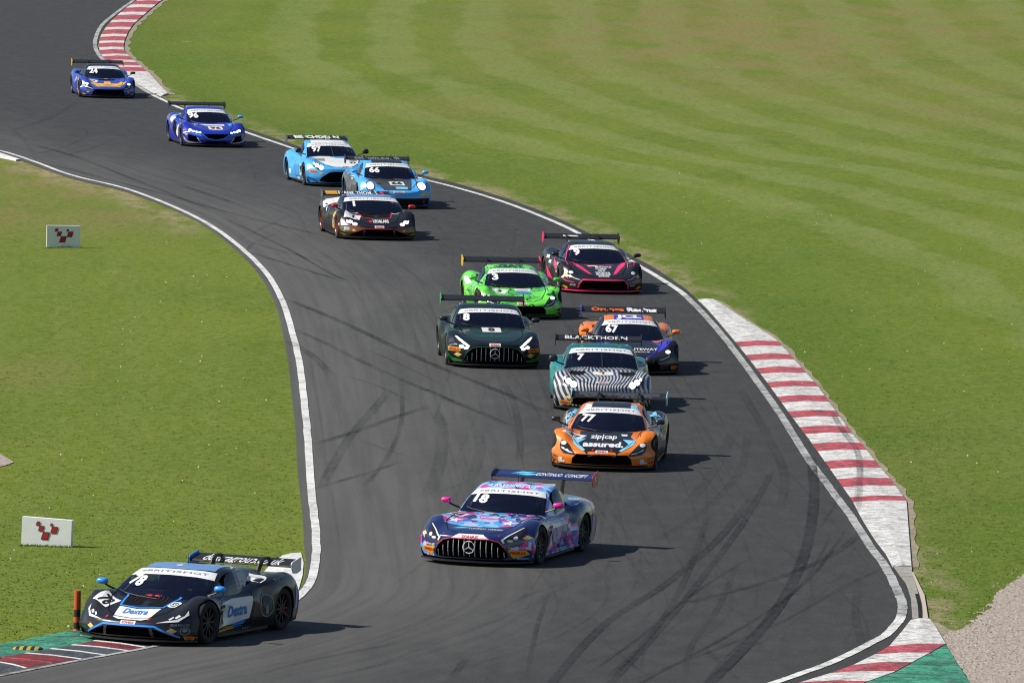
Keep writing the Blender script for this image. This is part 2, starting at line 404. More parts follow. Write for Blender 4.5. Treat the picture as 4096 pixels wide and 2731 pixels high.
# near right corner: drain channel, then white/red kerb with green run-off behind
root = empty('kerb', kind='structure')
pr = [((1290, 1065), (1440, 1065)), ((1225, 1150), (1490, 1130)), ((1118, 1275), (1570, 1267)), ((1000, 1342), (1440, 1340)), ((830, 1425), (1300, 1415)), ((650, 1490), (1165, 1490)), ((400, 1566), (950, 1568)), ((150, 1650), (720, 1650)), ((-100, 1730), (500, 1730))]
for (a, b), m_ in zip(zip(pr[:-1], pr[1:]), [0, 0, 1, 0, 1, 0, 1, 0]):
    T = np.linspace(0, 1, 4)[:, None]
    ia, oa, ib, ob_ = [np.array(crop([p], 3000, 1950, 2.007)[0]) for p in (a[0], a[1], b[0], b[1])]
    kerb_block(root, ia * (1 - T) + ib * T, oa * (1 - T) + ob_ * T, M_KRED if m_ else M_KWHITE, h=(.01, .04 + .004 * m_, .035))
flat('run_off', crop([(1572, 1270), (1650, 1400), (1760, 1568), (1900, 1800), (500, 1740), (720, 1652), (950, 1570), (1168, 1492), (1303, 1417), (1443, 1342)], 3000, 1950, 2.007), .030, M_GREEN, kind='structure')
flat('drain_channel', crop([(1140, 630), (1300, 640), (1300, 690), (1352, 862), (1376, 1062), (1303, 1062), (1292, 900), (1252, 780)], 3000, 1950, 2.007), .026, M_CONC, kind='structure')
flat('concrete_edging', crop([(1296, 685), (1312, 690), (1400, 870), (1430, 1058), (1382, 1062), (1358, 862)], 3000, 1950, 2.007), .030, plain((.46, .40, .33), .9, 'pale_concrete'), kind='structure')
gr = empty('drain_grating', kind='structure')
gm = plain((.012, .012, .012), .8, 'grating_slot')
ga = crop([(1340, 865), (1358, 935), (1366, 1000), (1368, 1055)], 3000, 1950, 2.007); gc = catmull(ga, 8)
bm = bmesh.new()
for i in range(len(gc) - 1):
    c = (gc[i] + gc[i + 1]) / 2; d = gc[i + 1] - gc[i]; box(bm, (c[0], c[1], .034), (.07, .62 * np.hypot(*d), .012), Matrix.Rotation(math.atan2(-d[0], d[1]), 4, 'Z'))
link('slot', bm_mesh('slot', bm), gm, gr, kind='stuff')
# apex kerb at the near left, running under the leading car to the white length behind it
root = empty('kerb', kind='structure')
C6 = (0, 2400, 2.352)
ap = [((-450, 770), (-720, 660)), ((-200, 722), (-440, 630)), ((0, 684), (-220, 585)), ((255, 640), (0, 598)), ((510, 598), (10, 548)), ((775, 556), (258, 512)), ((1005, 519), (490, 470)), ((1215, 478), (695, 434)), ((1390, 447), (900, 394))]
ms = [M_KRED2, M_KDARK, M_KDARK, M_KRED2, M_KRED2, M_KDARK, M_KDARK, M_KRED2]
for i, ((a, b), m_) in enumerate(zip(zip(ap[:-1], ap[1:]), ms)):
    T = np.linspace(0, 1, 3)[:, None]
    ia, oa, ib, ob_ = [np.array(crop([p], *C6)[0]) for p in (a[0], a[1], b[0], b[1])]
    kerb_block(root, ia * (1 - T) + ib * T, oa * (1 - T) + ob_ * T, m_, h=(.008, .03, .03))
    d1, d2 = (ib - ia), (ob_ - oa)
    l1, l2 = .07 / np.hypot(*d1), .10 / np.hypot(*d2)
    kerb_block(root, np.array([ib - d1 * l1, ib]), np.array([ob_ - d2 * l2, ob_]), M_WHITE if i != 3 else M_KRED, h=(.014, .037, .037), name='painted_rib')
C1 = (240, 2150, 2.2615)
wk = [((2175, 555), (2010, 590)), ((2196, 480), (2030, 480)), ((2208, 380), (1960, 330)), ((2215, 250), (1985, 225)), ((2185, 130), (2010, 165))]
A = [crop([(-380, 560)], 240 + 800, 2150, 2.2615)[0]]
pa = [np.array(crop([p], *C6)[0]) for p in ((1390, 447), (900, 394))]; pb = [np.array(crop([p], *C1)[0]) for p in ((2110, 560), (1900, 470))]
T = np.linspace(0, 1, 5)[:, None]
kerb_block(root, pa[0] * (1 - T) + pb[0] * T, pa[1] * (1 - T) + pb[1] * T, M_KDARK, h=(.008, .03, .03))
wkA = [pb[0]] + [np.array(crop([p], *C1)[0]) for p in ((2160, 470), (2195, 340), (2203, 230), (2180, 138))]
wkB = [pb[1]] + [np.array(crop([p], *C1)[0]) for p in ((1860, 380), (1840, 330), (1900, 260), (2010, 178))]
kerb_block(root, wkA, wkB, M_WHITE, h=(.01, .04, .035))
flat('run_off', crop([(-700, 650), (-220, 586), (0, 546), (258, 512), (490, 470), (695, 434), (900, 394), (1500, 300), (1400, 235), (1000, 262), (660, 296), (300, 362), (0, 420), (-400, 480), (-800, 560)], *C6), .020, M_GREEN, kind='structure')
root = empty('kerb', kind='structure')
kerb_block(root, crop([(-200, 1375), (0, 1441), (210, 1508)], 0, 0, 2.351), crop([(-200, 1420), (0, 1487), (150, 1517)], 0, 0, 2.351), M_WHITE)

# ------------------------------------------------------------------ gravel and worn shoulders
gpoly = crop([(2200, 700), (2060, 790), (1965, 870), (1920, 960), (1820, 1040), (1720, 1125), (1640, 1150), (1570, 1200), (1565, 1262), (1650, 1400), (1760, 1568), (1900, 1800), (2800, 1900), (3300, 1400), (3000, 700), (2500, 600)], 3000, 1950, 2.007)
_g = []
for a_, b_ in zip(gpoly, gpoly[1:] + gpoly[:1]):
    a_, b_ = np.array(a_), np.array(b_); m_ = max(1, int(min(60, np.hypot(*(b_ - a_)) / .25)))
    _g += [tuple(a_ * (1 - t) + b_ * t + rng.normal(0, .035, 2) * (1, 1.6)) for t in np.arange(m_) / m_]
gpoly = _g
flat('gravel_trap', gpoly, .016, M_GRAVEL, kind='structure')
flat('gravel_trap', crop([(-400, 200), (0, 365), (60, 400), (175, 470), (90, 505), (0, 525), (-400, 620)], 0, 1700, 3.136), .016, M_GRAVEL, kind='structure')
flat('soil_patch', crop([(1440, 1068), (1500, 1080), (1600, 1140), (1730, 1165), (1680, 1200), (1560, 1262), (1490, 1135)], 3000, 1950, 2.007), .013, M_SOIL, kind='structure')
def shoulder(C, w0, z=.010):
    C = catmull(C, 5); t = np.gradient(C, axis=0); t /= np.linalg.norm(t, axis=1)[:, None]; q = np.stack([t[:, 1], -t[:, 0]], 1)
    w = w0 * (1 + .5 * np.sin(np.arange(len(C)) * 1.7) * rng.random(len(C))); v = []; f = []
    for i in range(len(C)):
        v += [(*(C[i] - q[i] * .05), z), (*(C[i] + q[i] * w[i]), z)]
    for i in range(len(C) - 1): f.append((2 * i, 2 * i + 1, 2 * i + 3, 2 * i + 2))
    me = mesh('worn_shoulder', v, f)
    if me.polygons[0].normal.z < 0: me.flip_normals()
    link('worn_shoulder', me, M_SOIL, kind='structure')
shoulder(crop(outer1[::-1], 2700, 1150, 1.684), .13)
shoulder(crop(outer3[::-1], 0, 0, 2.351), .25)

# ------------------------------------------------------------------ tyre marks
def marks_mat():
    w = N('rubber_mark'); a = w.n('Attribute', attribute_name='dark').outputs['Fac']; n = w.noise(w.coord((1, .4, 1)), 5, 4, .7)
    w.base((.010, .010, .011), .75); w.l(w.math('MULTIPLY', a, w.ramp(n, .28, .58, .22, 1.)), w.b.inputs['Alpha']); return w.m
def ovz4(p): return crop(p, 0, 560, 1.68)
def ovz7(p): return crop(p, 1000, 1200, 1.96)
def q8(p): return [at(2048 + x * 1.5238, 1365 + y * 1.5244) for x, y in p]
def ovz2(p): return crop(p, 3000, 1950, 2.007)
marks = [
 (q8([(783, 300), (788, 340), (791, 420), (772, 540), (722, 660), (640, 772), (520, 895), (440, 960)]), .26, 1.0), (q8([(915, 505), (840, 560), (700, 622), (520, 672), (430, 692)]), .20, .7), (q8([(888, 478), (800, 600), (700, 690), (550, 782), (350, 890), (250, 950)]), .09, .85),
 (q8([(840, 500), (780, 610), (680, 720), (560, 830), (500, 900)]), .06, .6), (q8([(640, 400), (540, 520), (400, 640), (240, 745), (110, 890), (60, 960)]), .22, .75), (q8([(690, 330), (610, 470), (500, 620), (380, 765), (260, 895), (200, 960)]), .17, .7),
 (q8([(512, 455), (480, 560), (420, 690), (330, 810), (240, 895)]), .15, .6), (q8([(640, 560), (480, 660), (330, 780), (160, 900)]), .07, .7), (q8([(97, 650), (62, 760), (35, 895)]), .10, .6), (q8([(350, 730), (335, 895)]), .07, .4), (q8([(600, 560), (540, 700), (470, 800), (450, 895)]), .14, .4),
 (q8([(210, 755), (300, 840), (380, 895)]), .12, .35), (q8([(470, 770), (560, 860), (600, 895)]), .12, .3), (q8([(0, 690), (60, 660), (130, 640)]), .12, .35), (q8([(910, 640), (900, 720), (915, 800), (890, 890)]), .2, .3), (q8([(990, 590), (880, 640), (700, 740), (480, 830), (300, 895)]), .10, .45),
 (q8([(560, 410), (720, 440), (860, 480)]), .1, .3), (q8([(870, 330), (850, 420), (800, 500)]), .08, .45),
 (ov([(760, 1568), (1000, 1480), (1200, 1400), (1330, 1330)]), .12, .25), (ov([(560, 1560), (700, 1520), (800, 1500), (950, 1470)]), .14, .4), (ov([(640, 1580), (800, 1545), (900, 1520)]), .12, .3), (ov([(1030, 1570), (1060, 1525), (1075, 1512)]), .16, .5),
 (ovz4([(100, 0), (500, 115), (860, 255), (1200, 390), (1420, 480)]), .24, .6), (ovz4([(0, 90), (420, 190), (840, 300), (1210, 400), (1640, 520), (2352, 690)]), .22, .55), (ovz4([(1130, 280), (1400, 370), (1590, 440)]), .28, .6),
 (ovz4([(1480, 520), (1900, 720), (2200, 890), (2352, 960)]), .14, .8), (ovz4([(1570, 660), (1850, 740), (2352, 870)]), .13, .6), (ovz4([(1620, 740), (2000, 860), (2352, 970)]), .16, .85), (ovz4([(1380, 560), (1620, 740), (1700, 700), (1860, 630)]), .09, .45),
 (ovz4([(500, 100), (900, 130), (1500, 330), (2100, 520)]), .2, .25), (ovz4([(170, 110), (400, 60), (600, -20)]), .14, .4), (ovz4([(300, 140), (620, 60), (760, 0)]), .14, .4), (ovz4([(1560, 690), (1760, 600), (2000, 480)]), .12, .3),
 (ovz7([(240, -20), (700, 170), (1100, 360), (1500, 540), (2000, 740), (2352, 900)]), .24, .85), (ovz7([(290, 210), (600, 350), (900, 500), (1280, 670), (1500, 760), (1860, 910), (2080, 1010)]), .22, .5), (ovz7([(1270, 680), (1420, 722), (1600, 810), (1860, 915)]), .16, .6),
 (ovz7([(280, 320), (400, 385), (520, 470), (640, 600)]), .26, .5), (ovz7([(360, 1180), (780, 1050), (1150, 920), (1450, 820)]), .24, .65), (ovz7([(550, 1500), (620, 1350), (780, 1080), (950, 880), (1100, 700)]), .26, .45),
 (ovz7([(380, 1520), (750, 1410), (1000, 1335), (1200, 1260)]), .14, .6), (ovz7([(880, 1480), (1000, 1340), (1120, 1150), (1190, 900), (1180, 600)]), .12, .55), (ovz7([(850, 1100), (1100, 1190), (1260, 1230)]), .1, .4),
 (ovz7([(1980, 640), (2060, 800), (2110, 1050), (2110, 1300)]), .2, .45), (ovz7([(2250, 560), (2330, 760), (2352, 1000)]), .2, .35), (ovz7([(860, 370), (1160, 500), (1540, 690)]), .12, .4), (ovz7([(720, 590), (1000, 680), (1300, 820)]), .12, .35), (ovz7([(1400, 820), (1500, 1000), (1480, 1300), (1380, 1568)]), .35, .3), (ovz7([(1780, 1000), (1800, 1200), (1700, 1500)]), .3, .25),
 (ov([(100, 400), (60, 330), (20, 290)]), .2, .2), (ov([(0, 310), (120, 270), (190, 225)]), .3, .3), (ov([(150, 330), (200, 310), (170, 280)]), .1, .2),
 (ov([(1680, 860), (1760, 1000), (1800, 1090), (1790, 1180)]), .25, .35), (ov([(1560, 1180), (1640, 1080), (1700, 960)]), .3, .22), (ov([(1480, 1260), (1620, 1170), (1700, 1080), (1720, 980)]), .22, .25)]
marks.append((crop([(1060, 860), (1080, 900), (1130, 985), (1215, 1100), (1240, 1200), (1240, 1310), (1230, 1400), (1215, 1500)], 2700, 1150, 1.684), .16, .7, .066))
# thin streaks left along the line most cars take
J = [int(np.argmin(((EL - p)**2).sum(1))) for p in ER]
for _ in range(120):
    i0 = int(rng.integers(60, len(ER) - 60)); ln_ = int(rng.integers(14, 60)); t0 = rng.beta(2, 2.6); t1 = np.clip(t0 + rng.normal(0, .13), .03, .95); ii = np.arange(i0, min(i0 + ln_, len(ER) - 2), 3)
    if len(ii) < 4: continue
    tt = np.linspace(t0, t1, len(ii)); C = np.array([ER[i] * (1 - t) + EL[J[i]] * t for i, t in zip(ii, tt)])
    if np.min(np.hypot(*np.diff(C, axis=0).T)) < .05: continue
    marks.append((C, rng.uniform(.03, .08), rng.uniform(.10, .30)))
    if rng.random() < .4: marks.append((C + np.array([rng.uniform(1.3, 1.7), 0]), rng.uniform(.03, .08), rng.uniform(.10, .28)))
v = []; f = []; al = []
for C, w_, a_, *z_ in marks:
    C = catmull(C, 8 if len(C) < 12 else 3)
    if not z_:
        ok = inside(C, poly_track); C = C[ok]
    if len(C) < 6: continue
    t = np.gradient(C, axis=0); t /= np.linalg.norm(t, axis=1)[:, None] + 1e-9; q = np.stack([-t[:, 1], t[:, 0]], 1)
    prof = [(-.5, 0), (-.42, .85), (0, .62), (.42, 1), (.5, 0)]; b0 = len(v); n = len(C); ph = rng.random() * 6; zz = z_[0] if z_ else .027 + .002 * (len(v) % 5) / 5
    for i in range(n):
        fade = min(1, i / 4, (n - 1 - i) / 4)
        for s, k in prof: v.append((*(C[i] + q[i] * s * w_ * .85), zz)); al.append(k * a_ * .82 * fade * (.75 + .25 * math.sin(i * .7 + ph)))
    for i in range(n - 1):
        for j in range(4): f.append((b0 + i * 5 + j, b0 + i * 5 + j + 1, b0 + i * 5 + 6 + j, b0 + i * 5 + 5 + j))
me = mesh('tyre_marks', v, f); me.attributes.new('dark', 'FLOAT', 'POINT').data.foreach_set('value', np.array(al, np.float32))
link('tyre_marks', me, marks_mat(), kind='stuff')

# ------------------------------------------------------------------ car models
M_CARBON = plain((.014, .014, .016), .45, 'carbon'); M_DARK = plain((.008, .008, .009), .9, 'dark_cavity', .1); M_TYRE = plain((.014, .014, .014), .85, 'tyre_rubber')
M_RIM = plain((.012, .012, .013), .5, 'rim_metal'); M_CHROME = plain((.55, .55, .56), .25, 'bright_trim'); M_YELLOW = paint((.78, .42, .01)); M_HOLE = plain((.01, .01, .011), .7, 'mesh_grille', .2)
def glass_mat():
    w = N('tinted_glass'); w.base((.010, .014, .040), .05); w.b.inputs['Specular IOR Level'].default_value = .6
    tr = w.n('BsdfTransparent'); tr.inputs[0].default_value = (.62, .66, .76, 1); mx = w.n('MixShader'); fr = w.n('Fresnel', i_IOR=1.5)
    w.l(w.ramp(fr.outputs[0], 0, 1, .42, 1.), mx.inputs[0]); w.l(tr.outputs[0], mx.inputs[1]); w.l(w.b.outputs[0], mx.inputs[2]); w.l(mx.outputs[0], w.t.nodes['Material Output'].inputs[0]); return w.m
M_GLASS = glass_mat(); M_LAMPGLASS = plain((.02, .021, .024), .12, 'lamp_glass', .7); M_LIT = glow((1, .98, .94), 1.7); M_DRL = plain((.75, .76, .78), .2, 'lamp_reflector', .8); M_RED = paint((.6, .02, .03)); M_WHITEP = paint((.80, .80, .80), .35, .3); M_BLACKP = paint((.012, .012, .014), .35, .4); M_INK = plain((.01, .01, .012), .5, 'black_print')

CW = np.array([0, .05, .22, .55, .9, 1, 1, 1.0])
YS = 1.04
def body_grid(rows):
    """rows: (x, sweep, [za..ze], W, zf, zg, yd) -> control net of full width"""
    net = []
    for r in rows:
        x, sw, z, W = r[:4]; zf = r[4] if len(r) > 4 else min(.55, z[4]); zg = r[5] if len(r) > 5 else min(.3, zf * .7); zh = min(.10, zg * .6)
        y = [0, .30, .55, W - .22, W - .065, W, W - .01, W - .05]; zz = list(z) + [zf, zg, zh]
        half = [(x - sw * CW[i], y[i] * YS, zz[i]) for i in range(8)]
        net.append([(p[0], -p[1], p[2]) for p in half[:0:-1]] + half)
    return np.array(net)

def surf(net, mi, mj):
    A = pchip(net, mi); B = pchip(np.swapaxes(A, 0, 1), mj); return np.swapaxes(B, 0, 1)

def closed_body(G):
    n, m, _ = G.shape; v = G.reshape(-1, 3); f = []
    for i in range(n - 1):
        for j in range(m - 1): f.append((i * m + j, i * m + j + 1, (i + 1) * m + j + 1, (i + 1) * m + j))
        f.append((i * m + m - 1, i * m, (i + 1) * m, (i + 1) * m + m - 1))
    f.append(tuple(range(m))[::-1]); f.append(tuple((n - 1) * m + j for j in range(m)))
    bm = bmesh.new(); vs = [bm.verts.new(p) for p in v]
    for q in f: bm.faces.new([vs[k] for k in q])
    bmesh.ops.triangulate(bm, faces=[q for q in bm.faces if len(q.verts) > 4])
    bmesh.ops.recalc_face_normals(bm, faces=bm.faces)
    return bm

MODELS = {}
def r5(*a):
    return list(a) if len(a) == 5 else [a[0]] * 5
# mid-engined, low nose, teardrop lamps
MODELS['teardrop'] = dict(rows=[
 (2.18, .50, r5(.12), .96, .125, .122), (2.21, .48, [.25, .25, .25, .26, .26], .97, .26, .2), (2.16, .46, [.36, .365, .37, .39, .37], .98, .35, .25), (1.97, .36, [.44, .445, .455, .51, .47], .99, .42, .28),
 (1.66, .15, [.52, .525, .545, .66, .635], 1.0, .50, .3), (1.33, 0, [.605, .605, .615, .75, .735], 1.0, .55, .32), (.98, 0, [.67, .67, .665, .74, .70], .99, .52, .3), (.62, 0, [.71, .71, .70, .70, .64], .945, .50, .28),
 (.05, 0, [.72, .72, .72, .72, .66], .90, .50, .28), (-.5, 0, [.78, .78, .78, .78, .70], .93, .52, .28), (-.95, 0, [.84, .84, .84, .87, .80], 1.0, .58, .3), (-1.37, 0, [.85, .85, .86, .925, .86], 1.02, .60, .32),
 (-1.85, 0, [.83, .83, .84, .88, .81], 1.0, .6, .32), (-2.2, 0, [.82, .82, .82, .83, .77], .96, .58, .32), (-2.33, 0, [.6, .6, .6, .6, .57], .94, .45, .28), (-2.25, 0, r5(.2), .92, .19, .18)],
 fx=1.33, rx=-1.37, wing=dict(x=-2.20, z=1.15, w=.95, chord=.34, tilt=17, neck=True, st=.40, end=(.30, .27)),
 cab=dict(xb=1.0, zb=.685, yb=.78, xt=.05, zt=1.075, yt=.58, xp=-.45, zp=1.155, xr=-.95, zr=1.09, yr=.50, xe=-1.85, ze=.82, ye=.36, ys=.86, zs=.72, sweep=.34))
MODELS['wedge'] = dict(rows=[
 (2.08, .42, r5(.11), .98, .115, .113), (2.12, .40, [.22, .22, .22, .225, .225], .99, .225, .19), (2.09, .40, [.33, .335, .34, .355, .335], .98, .32, .24), (1.92, .30, [.42, .43, .44, .47, .435], .99, .40, .27),
 (1.62, .12, [.535, .54, .55, .62, .585], 1.0, .47, .3), (1.28, 0, [.63, .63, .635, .735, .725], 1.0, .53, .32), (.95, 0, [.675, .675, .67, .715, .67], .99, .5, .3), (.68, 0, [.695, .695, .69, .69, .63], .95, .48, .28),
 (.05, 0, [.72, .72, .72, .71, .65], .90, .50, .28), (-.5, 0, [.78, .78, .78, .77, .70], .94, .52, .28), (-.95, 0, [.83, .83, .83, .85, .79], 1.02, .58, .3), (-1.36, 0, [.84, .84, .85, .88, .835], 1.03, .60, .32),
 (-1.72, 0, [.85, .85, .85, .875, .81], 1.01, .6, .32), (-1.92, 0, [.84, .84, .84, .84, .77], .97, .58, .32), (-2.03, 0, [.6, .6, .6, .6, .57], .95, .45, .28), (-1.95, 0, r5(.2), .92, .19, .18)],
 fx=1.27, rx=-1.37, wing=dict(x=-2.06, z=.99, w=.90, chord=.34, tilt=16, neck=True, st=.42, end=(.30, .25)),
 cab=dict(xb=1.30, zb=.655, yb=.83, xt=.40, zt=1.03, yt=.70, xp=.0, zp=1.085, xr=-.75, zr=1.03, yr=.58, xe=-1.95, ze=.85, ye=.42, ys=.86, zs=.70, sweep=.28))
MODELS['arrow'] = dict(rows=[
 (2.16, .46, r5(.12), .97, .125, .122), (2.21, .44, [.25, .25, .25, .26, .26], .98, .26, .2), (2.17, .42, [.42, .42, .43, .45, .43], .985, .40, .27), (1.98, .32, [.51, .515, .525, .555, .52], .99, .46, .29),
 (1.66, .14, [.58, .585, .60, .67, .63], 1.0, .53, .3), (1.32, 0, [.64, .64, .655, .765, .745], 1.0, .57, .32), (.98, 0, [.70, .70, .70, .745, .69], .99, .52, .3), (.66, 0, [.75, .75, .74, .72, .65], .95, .50, .28),
 (.05, 0, [.77, .77, .76, .74, .67], .89, .50, .28), (-.5, 0, [.82, .82, .81, .79, .71], .93, .52, .28), (-.95, 0, [.87, .87, .87, .89, .82], 1.01, .58, .3), (-1.31, 0, [.89, .89, .89, .94, .87], 1.02, .60, .32),
 (-1.80, 0, [.88, .88, .88, .90, .83], 1.0, .6, .32), (-2.12, 0, [.88, .88, .88, .87, .80], .97, .58, .32), (-2.25, 0, [.6, .6, .6, .6, .57], .95, .45, .28), (-2.15, 0, r5(.2), .92, .19, .18)],
 fx=1.32, rx=-1.31, wing=dict(x=-2.10, z=1.20, w=.92, chord=.32, tilt=15, neck=False, st=.40, end=(.30, .25)),
 cab=dict(xb=.95, zb=.69, yb=.76, xt=-.05, zt=1.12, yt=.62, xp=-.45, zp=1.195, xr=-.95, zr=1.12, yr=.52, xe=-1.85, ze=.87, ye=.38, ys=.85, zs=.75, sweep=.32))
# front-engined, long bonnet
MODELS['longnose'] = dict(rows=[
 (2.33, .46, r5(.12), .96, .125, .122), (2.38, .43, [.30, .30, .30, .30, .29], .975, .28, .2), (2.35, .41, [.50, .50, .495, .48, .45], .985, .40, .27), (2.17, .33, [.575, .575, .57, .585, .535], .99, .46, .29),
 (1.80, .14, [.645, .645, .645, .71, .66], 1.0, .53, .3), (1.36, 0, [.71, .71, .71, .775, .745], 1.0, .57, .32), (.9, 0, [.775, .775, .76, .765, .70], .99, .53, .3), (.42, 0, [.81, .80, .78, .76, .68], .95, .52, .28),
 (-.1, 0, [.83, .83, .81, .77, .69], .92, .52, .28), (-.6, 0, [.85, .85, .83, .80, .72], .94, .53, .28), (-1.0, 0, [.88, .88, .87, .87, .80], 1.01, .58, .3), (-1.31, 0, [.90, .90, .89, .905, .84], 1.03, .60, .32),
 (-1.8, 0, [.92, .92, .90, .88, .81], 1.0, .6, .32), (-2.15, 0, [.92, .92, .90, .86, .79], .95, .58, .32), (-2.30, 0, [.6, .6, .6, .6, .57], .93, .45, .28), (-2.2, 0, r5(.2), .90, .19, .18)],
 fx=1.36, rx=-1.31, wing=dict(x=-2.22, z=1.235, w=.93, chord=.34, tilt=16, neck=False, st=.38, end=(.32, .29)),
 cab=dict(xb=.66, zb=.785, yb=.80, xt=-.05, zt=1.15, yt=.665, xp=-.55, zp=1.24, xr=-1.1, zr=1.17, yr=.56, xe=-2.0, ze=.91, ye=.42, ys=.86, zs=.78, sweep=.26))
MODELS['coupe'] = dict(rows=[
 (2.20, .48, r5(.12), .97, .125, .122), (2.25, .45, [.30, .30, .30, .30, .29], .985, .28, .2), (2.22, .43, [.52, .52, .515, .50, .47], .99, .42, .27), (2.05, .34, [.61, .61, .61, .63, .58], .995, .48, .29),
 (1.70, .14, [.70, .70, .695, .755, .69], 1.01, .56, .3), (1.35, 0, [.75, .75, .745, .81, .77], 1.01, .60, .32), (.95, 0, [.81, .81, .80, .80, .72], .99, .55, .3), (.50, 0, [.845, .845, .825, .79, .70], .94, .52, .28),
 (0, 0, [.86, .86, .84, .79, .70], .90, .52, .28), (-.55, 0, [.87, .87, .85, .82, .74], .94, .53, .28), (-1.0, 0, [.90, .90, .89, .89, .82], 1.02, .58, .3), (-1.35, 0, [.92, .92, .91, .93, .86], 1.03, .60, .32),
 (-1.8, 0, [.93, .93, .92, .90, .83], 1.0, .6, .32), (-2.1, 0, [.93, .93, .92, .88, .80], .96, .58, .32), (-2.25, 0, [.6, .6, .6, .6, .57], .94, .45, .28), (-2.15, 0, r5(.2), .91, .19, .18)],
 fx=1.35, rx=-1.35, wing=dict(x=-2.12, z=1.255, w=.92, chord=.33, tilt=15, neck=True, st=.42, end=(.30, .28)),
 cab=dict(xb=.72, zb=.81, yb=.79, xt=-.10, zt=1.19, yt=.665, xp=-.5, zp=1.26, xr=-1.05, zr=1.18, yr=.57, xe=-1.95, ze=.92, ye=.44, ys=.86, zs=.79, sweep=.24))
# rear-engined, round lamps on high wings
MODELS['roundlamp'] = dict(rows=[
 (2.10, .42, r5(.12), .96, .125, .122), (2.15, .38, [.28, .28, .28, .28, .27], .975, .26, .2), (2.12, .36, [.46, .46, .47, .50, .47], .985, .42, .27), (1.97, .28, [.54, .54, .56, .665, .60], .995, .50, .29),
 (1.62, .10, [.62, .62, .645, .805, .74], 1.01, .60, .3), (1.23, 0, [.68, .68, .69, .835, .79], 1.01, .62, .32), (.88, 0, [.74, .74, .74, .80, .74], .98, .55, .3), (.52, 0, [.80, .80, .79, .775, .71], .93, .52, .28),
 (0, 0, [.84, .84, .82, .78, .70], .90, .52, .28), (-.5, 0, [.86, .86, .85, .82, .75], .94, .53, .28), (-.95, 0, [.89, .89, .89, .90, .84], 1.02, .58, .3), (-1.28, 0, [.91, .91, .91, .945, .89], 1.04, .60, .32),
 (-1.75, 0, [.89, .89, .89, .90, .83], 1.02, .6, .32), (-2.1, 0, [.86, .86, .86, .85, .78], .97, .58, .32), (-2.28, 0, [.6, .6, .6, .6, .57], .94, .45, .28), (-2.2, 0, r5(.2), .91, .19, .18)],
 fx=1.23, rx=-1.28, wing=dict(x=-2.12, z=1.21, w=.92, chord=.33, tilt=15, neck=True, st=.40, end=(.30, .27)),
 cab=dict(xb=.80, zb=.77, yb=.77, xt=-.02, zt=1.18, yt=.63, xp=-.4, zp=1.255, xr=-.95, zr=1.18, yr=.54, xe=-2.0, ze=.87, ye=.45, ys=.85, zs=.78, sweep=.24))

def front_cuts(kind):
    """openings in the nose as (y, z) outlines, with how far back they reach"""
    mir = lambda P: [(-y, z) for y, z in P][::-1]
    if kind == 'teardrop':
        a = [(-.60, .125), (.60, .125), (.58, .24), (.50, .325), (-.50, .325), (-.58, .24)]
        s = [(.70, .15), (.88, .15), (.90, .22), (.73, .26)]
        return [(a, 1.80)], []
    if kind == 'wedge':
        a = [(-.40, .125), (.40, .125), (.36, .275), (-.36, .275)]; s = [(.44, .125), (.84, .125), (.42, .262)]
        return [(a, 1.78), (s, 1.62), (mir(s), 1.62)], []
    if kind == 'arrow':
        a = [(-.44, .42), (-.25, .29), (0, .25), (.25, .29), (.44, .42), (.2, .425), (-.2, .425)]; s = [(.50, .165), (.60, .16), (.86, .20), (.88, .40), (.64, .34)]; b = [(-.42, .13), (.42, .13), (.30, .20), (-.30, .20)]
        return [(a, 1.85), (s, 1.60), (mir(s), 1.60), (b, 1.85)], []
    if kind == 'longnose':
        a = [(-.66, .165), (-.55, .13), (.55, .13), (.66, .165), (.66, .23), (.60, .33), (.50, .43), (.36, .465), (-.36, .465), (-.50, .43), (-.60, .33), (-.66, .23)]
        return [(a, 1.9)], []
    if kind == 'coupe':
        a = [(-.66, .16), (-.4, .13), (.4, .13), (.66, .16), (.62, .28), (.40, .43), (.25, .455), (-.25, .455), (-.40, .43), (-.62, .28)]
        return [(a, 1.78)], []
    if kind == 'roundlamp':
        a = [(-.34, .13), (.34, .13), (.36, .28), (-.36, .28)]; s = [(.42, .13), (.80, .13), (.82, .29), (.40, .29)]
        return [(a, 1.75), (s, 1.58), (mir(s), 1.58)], []

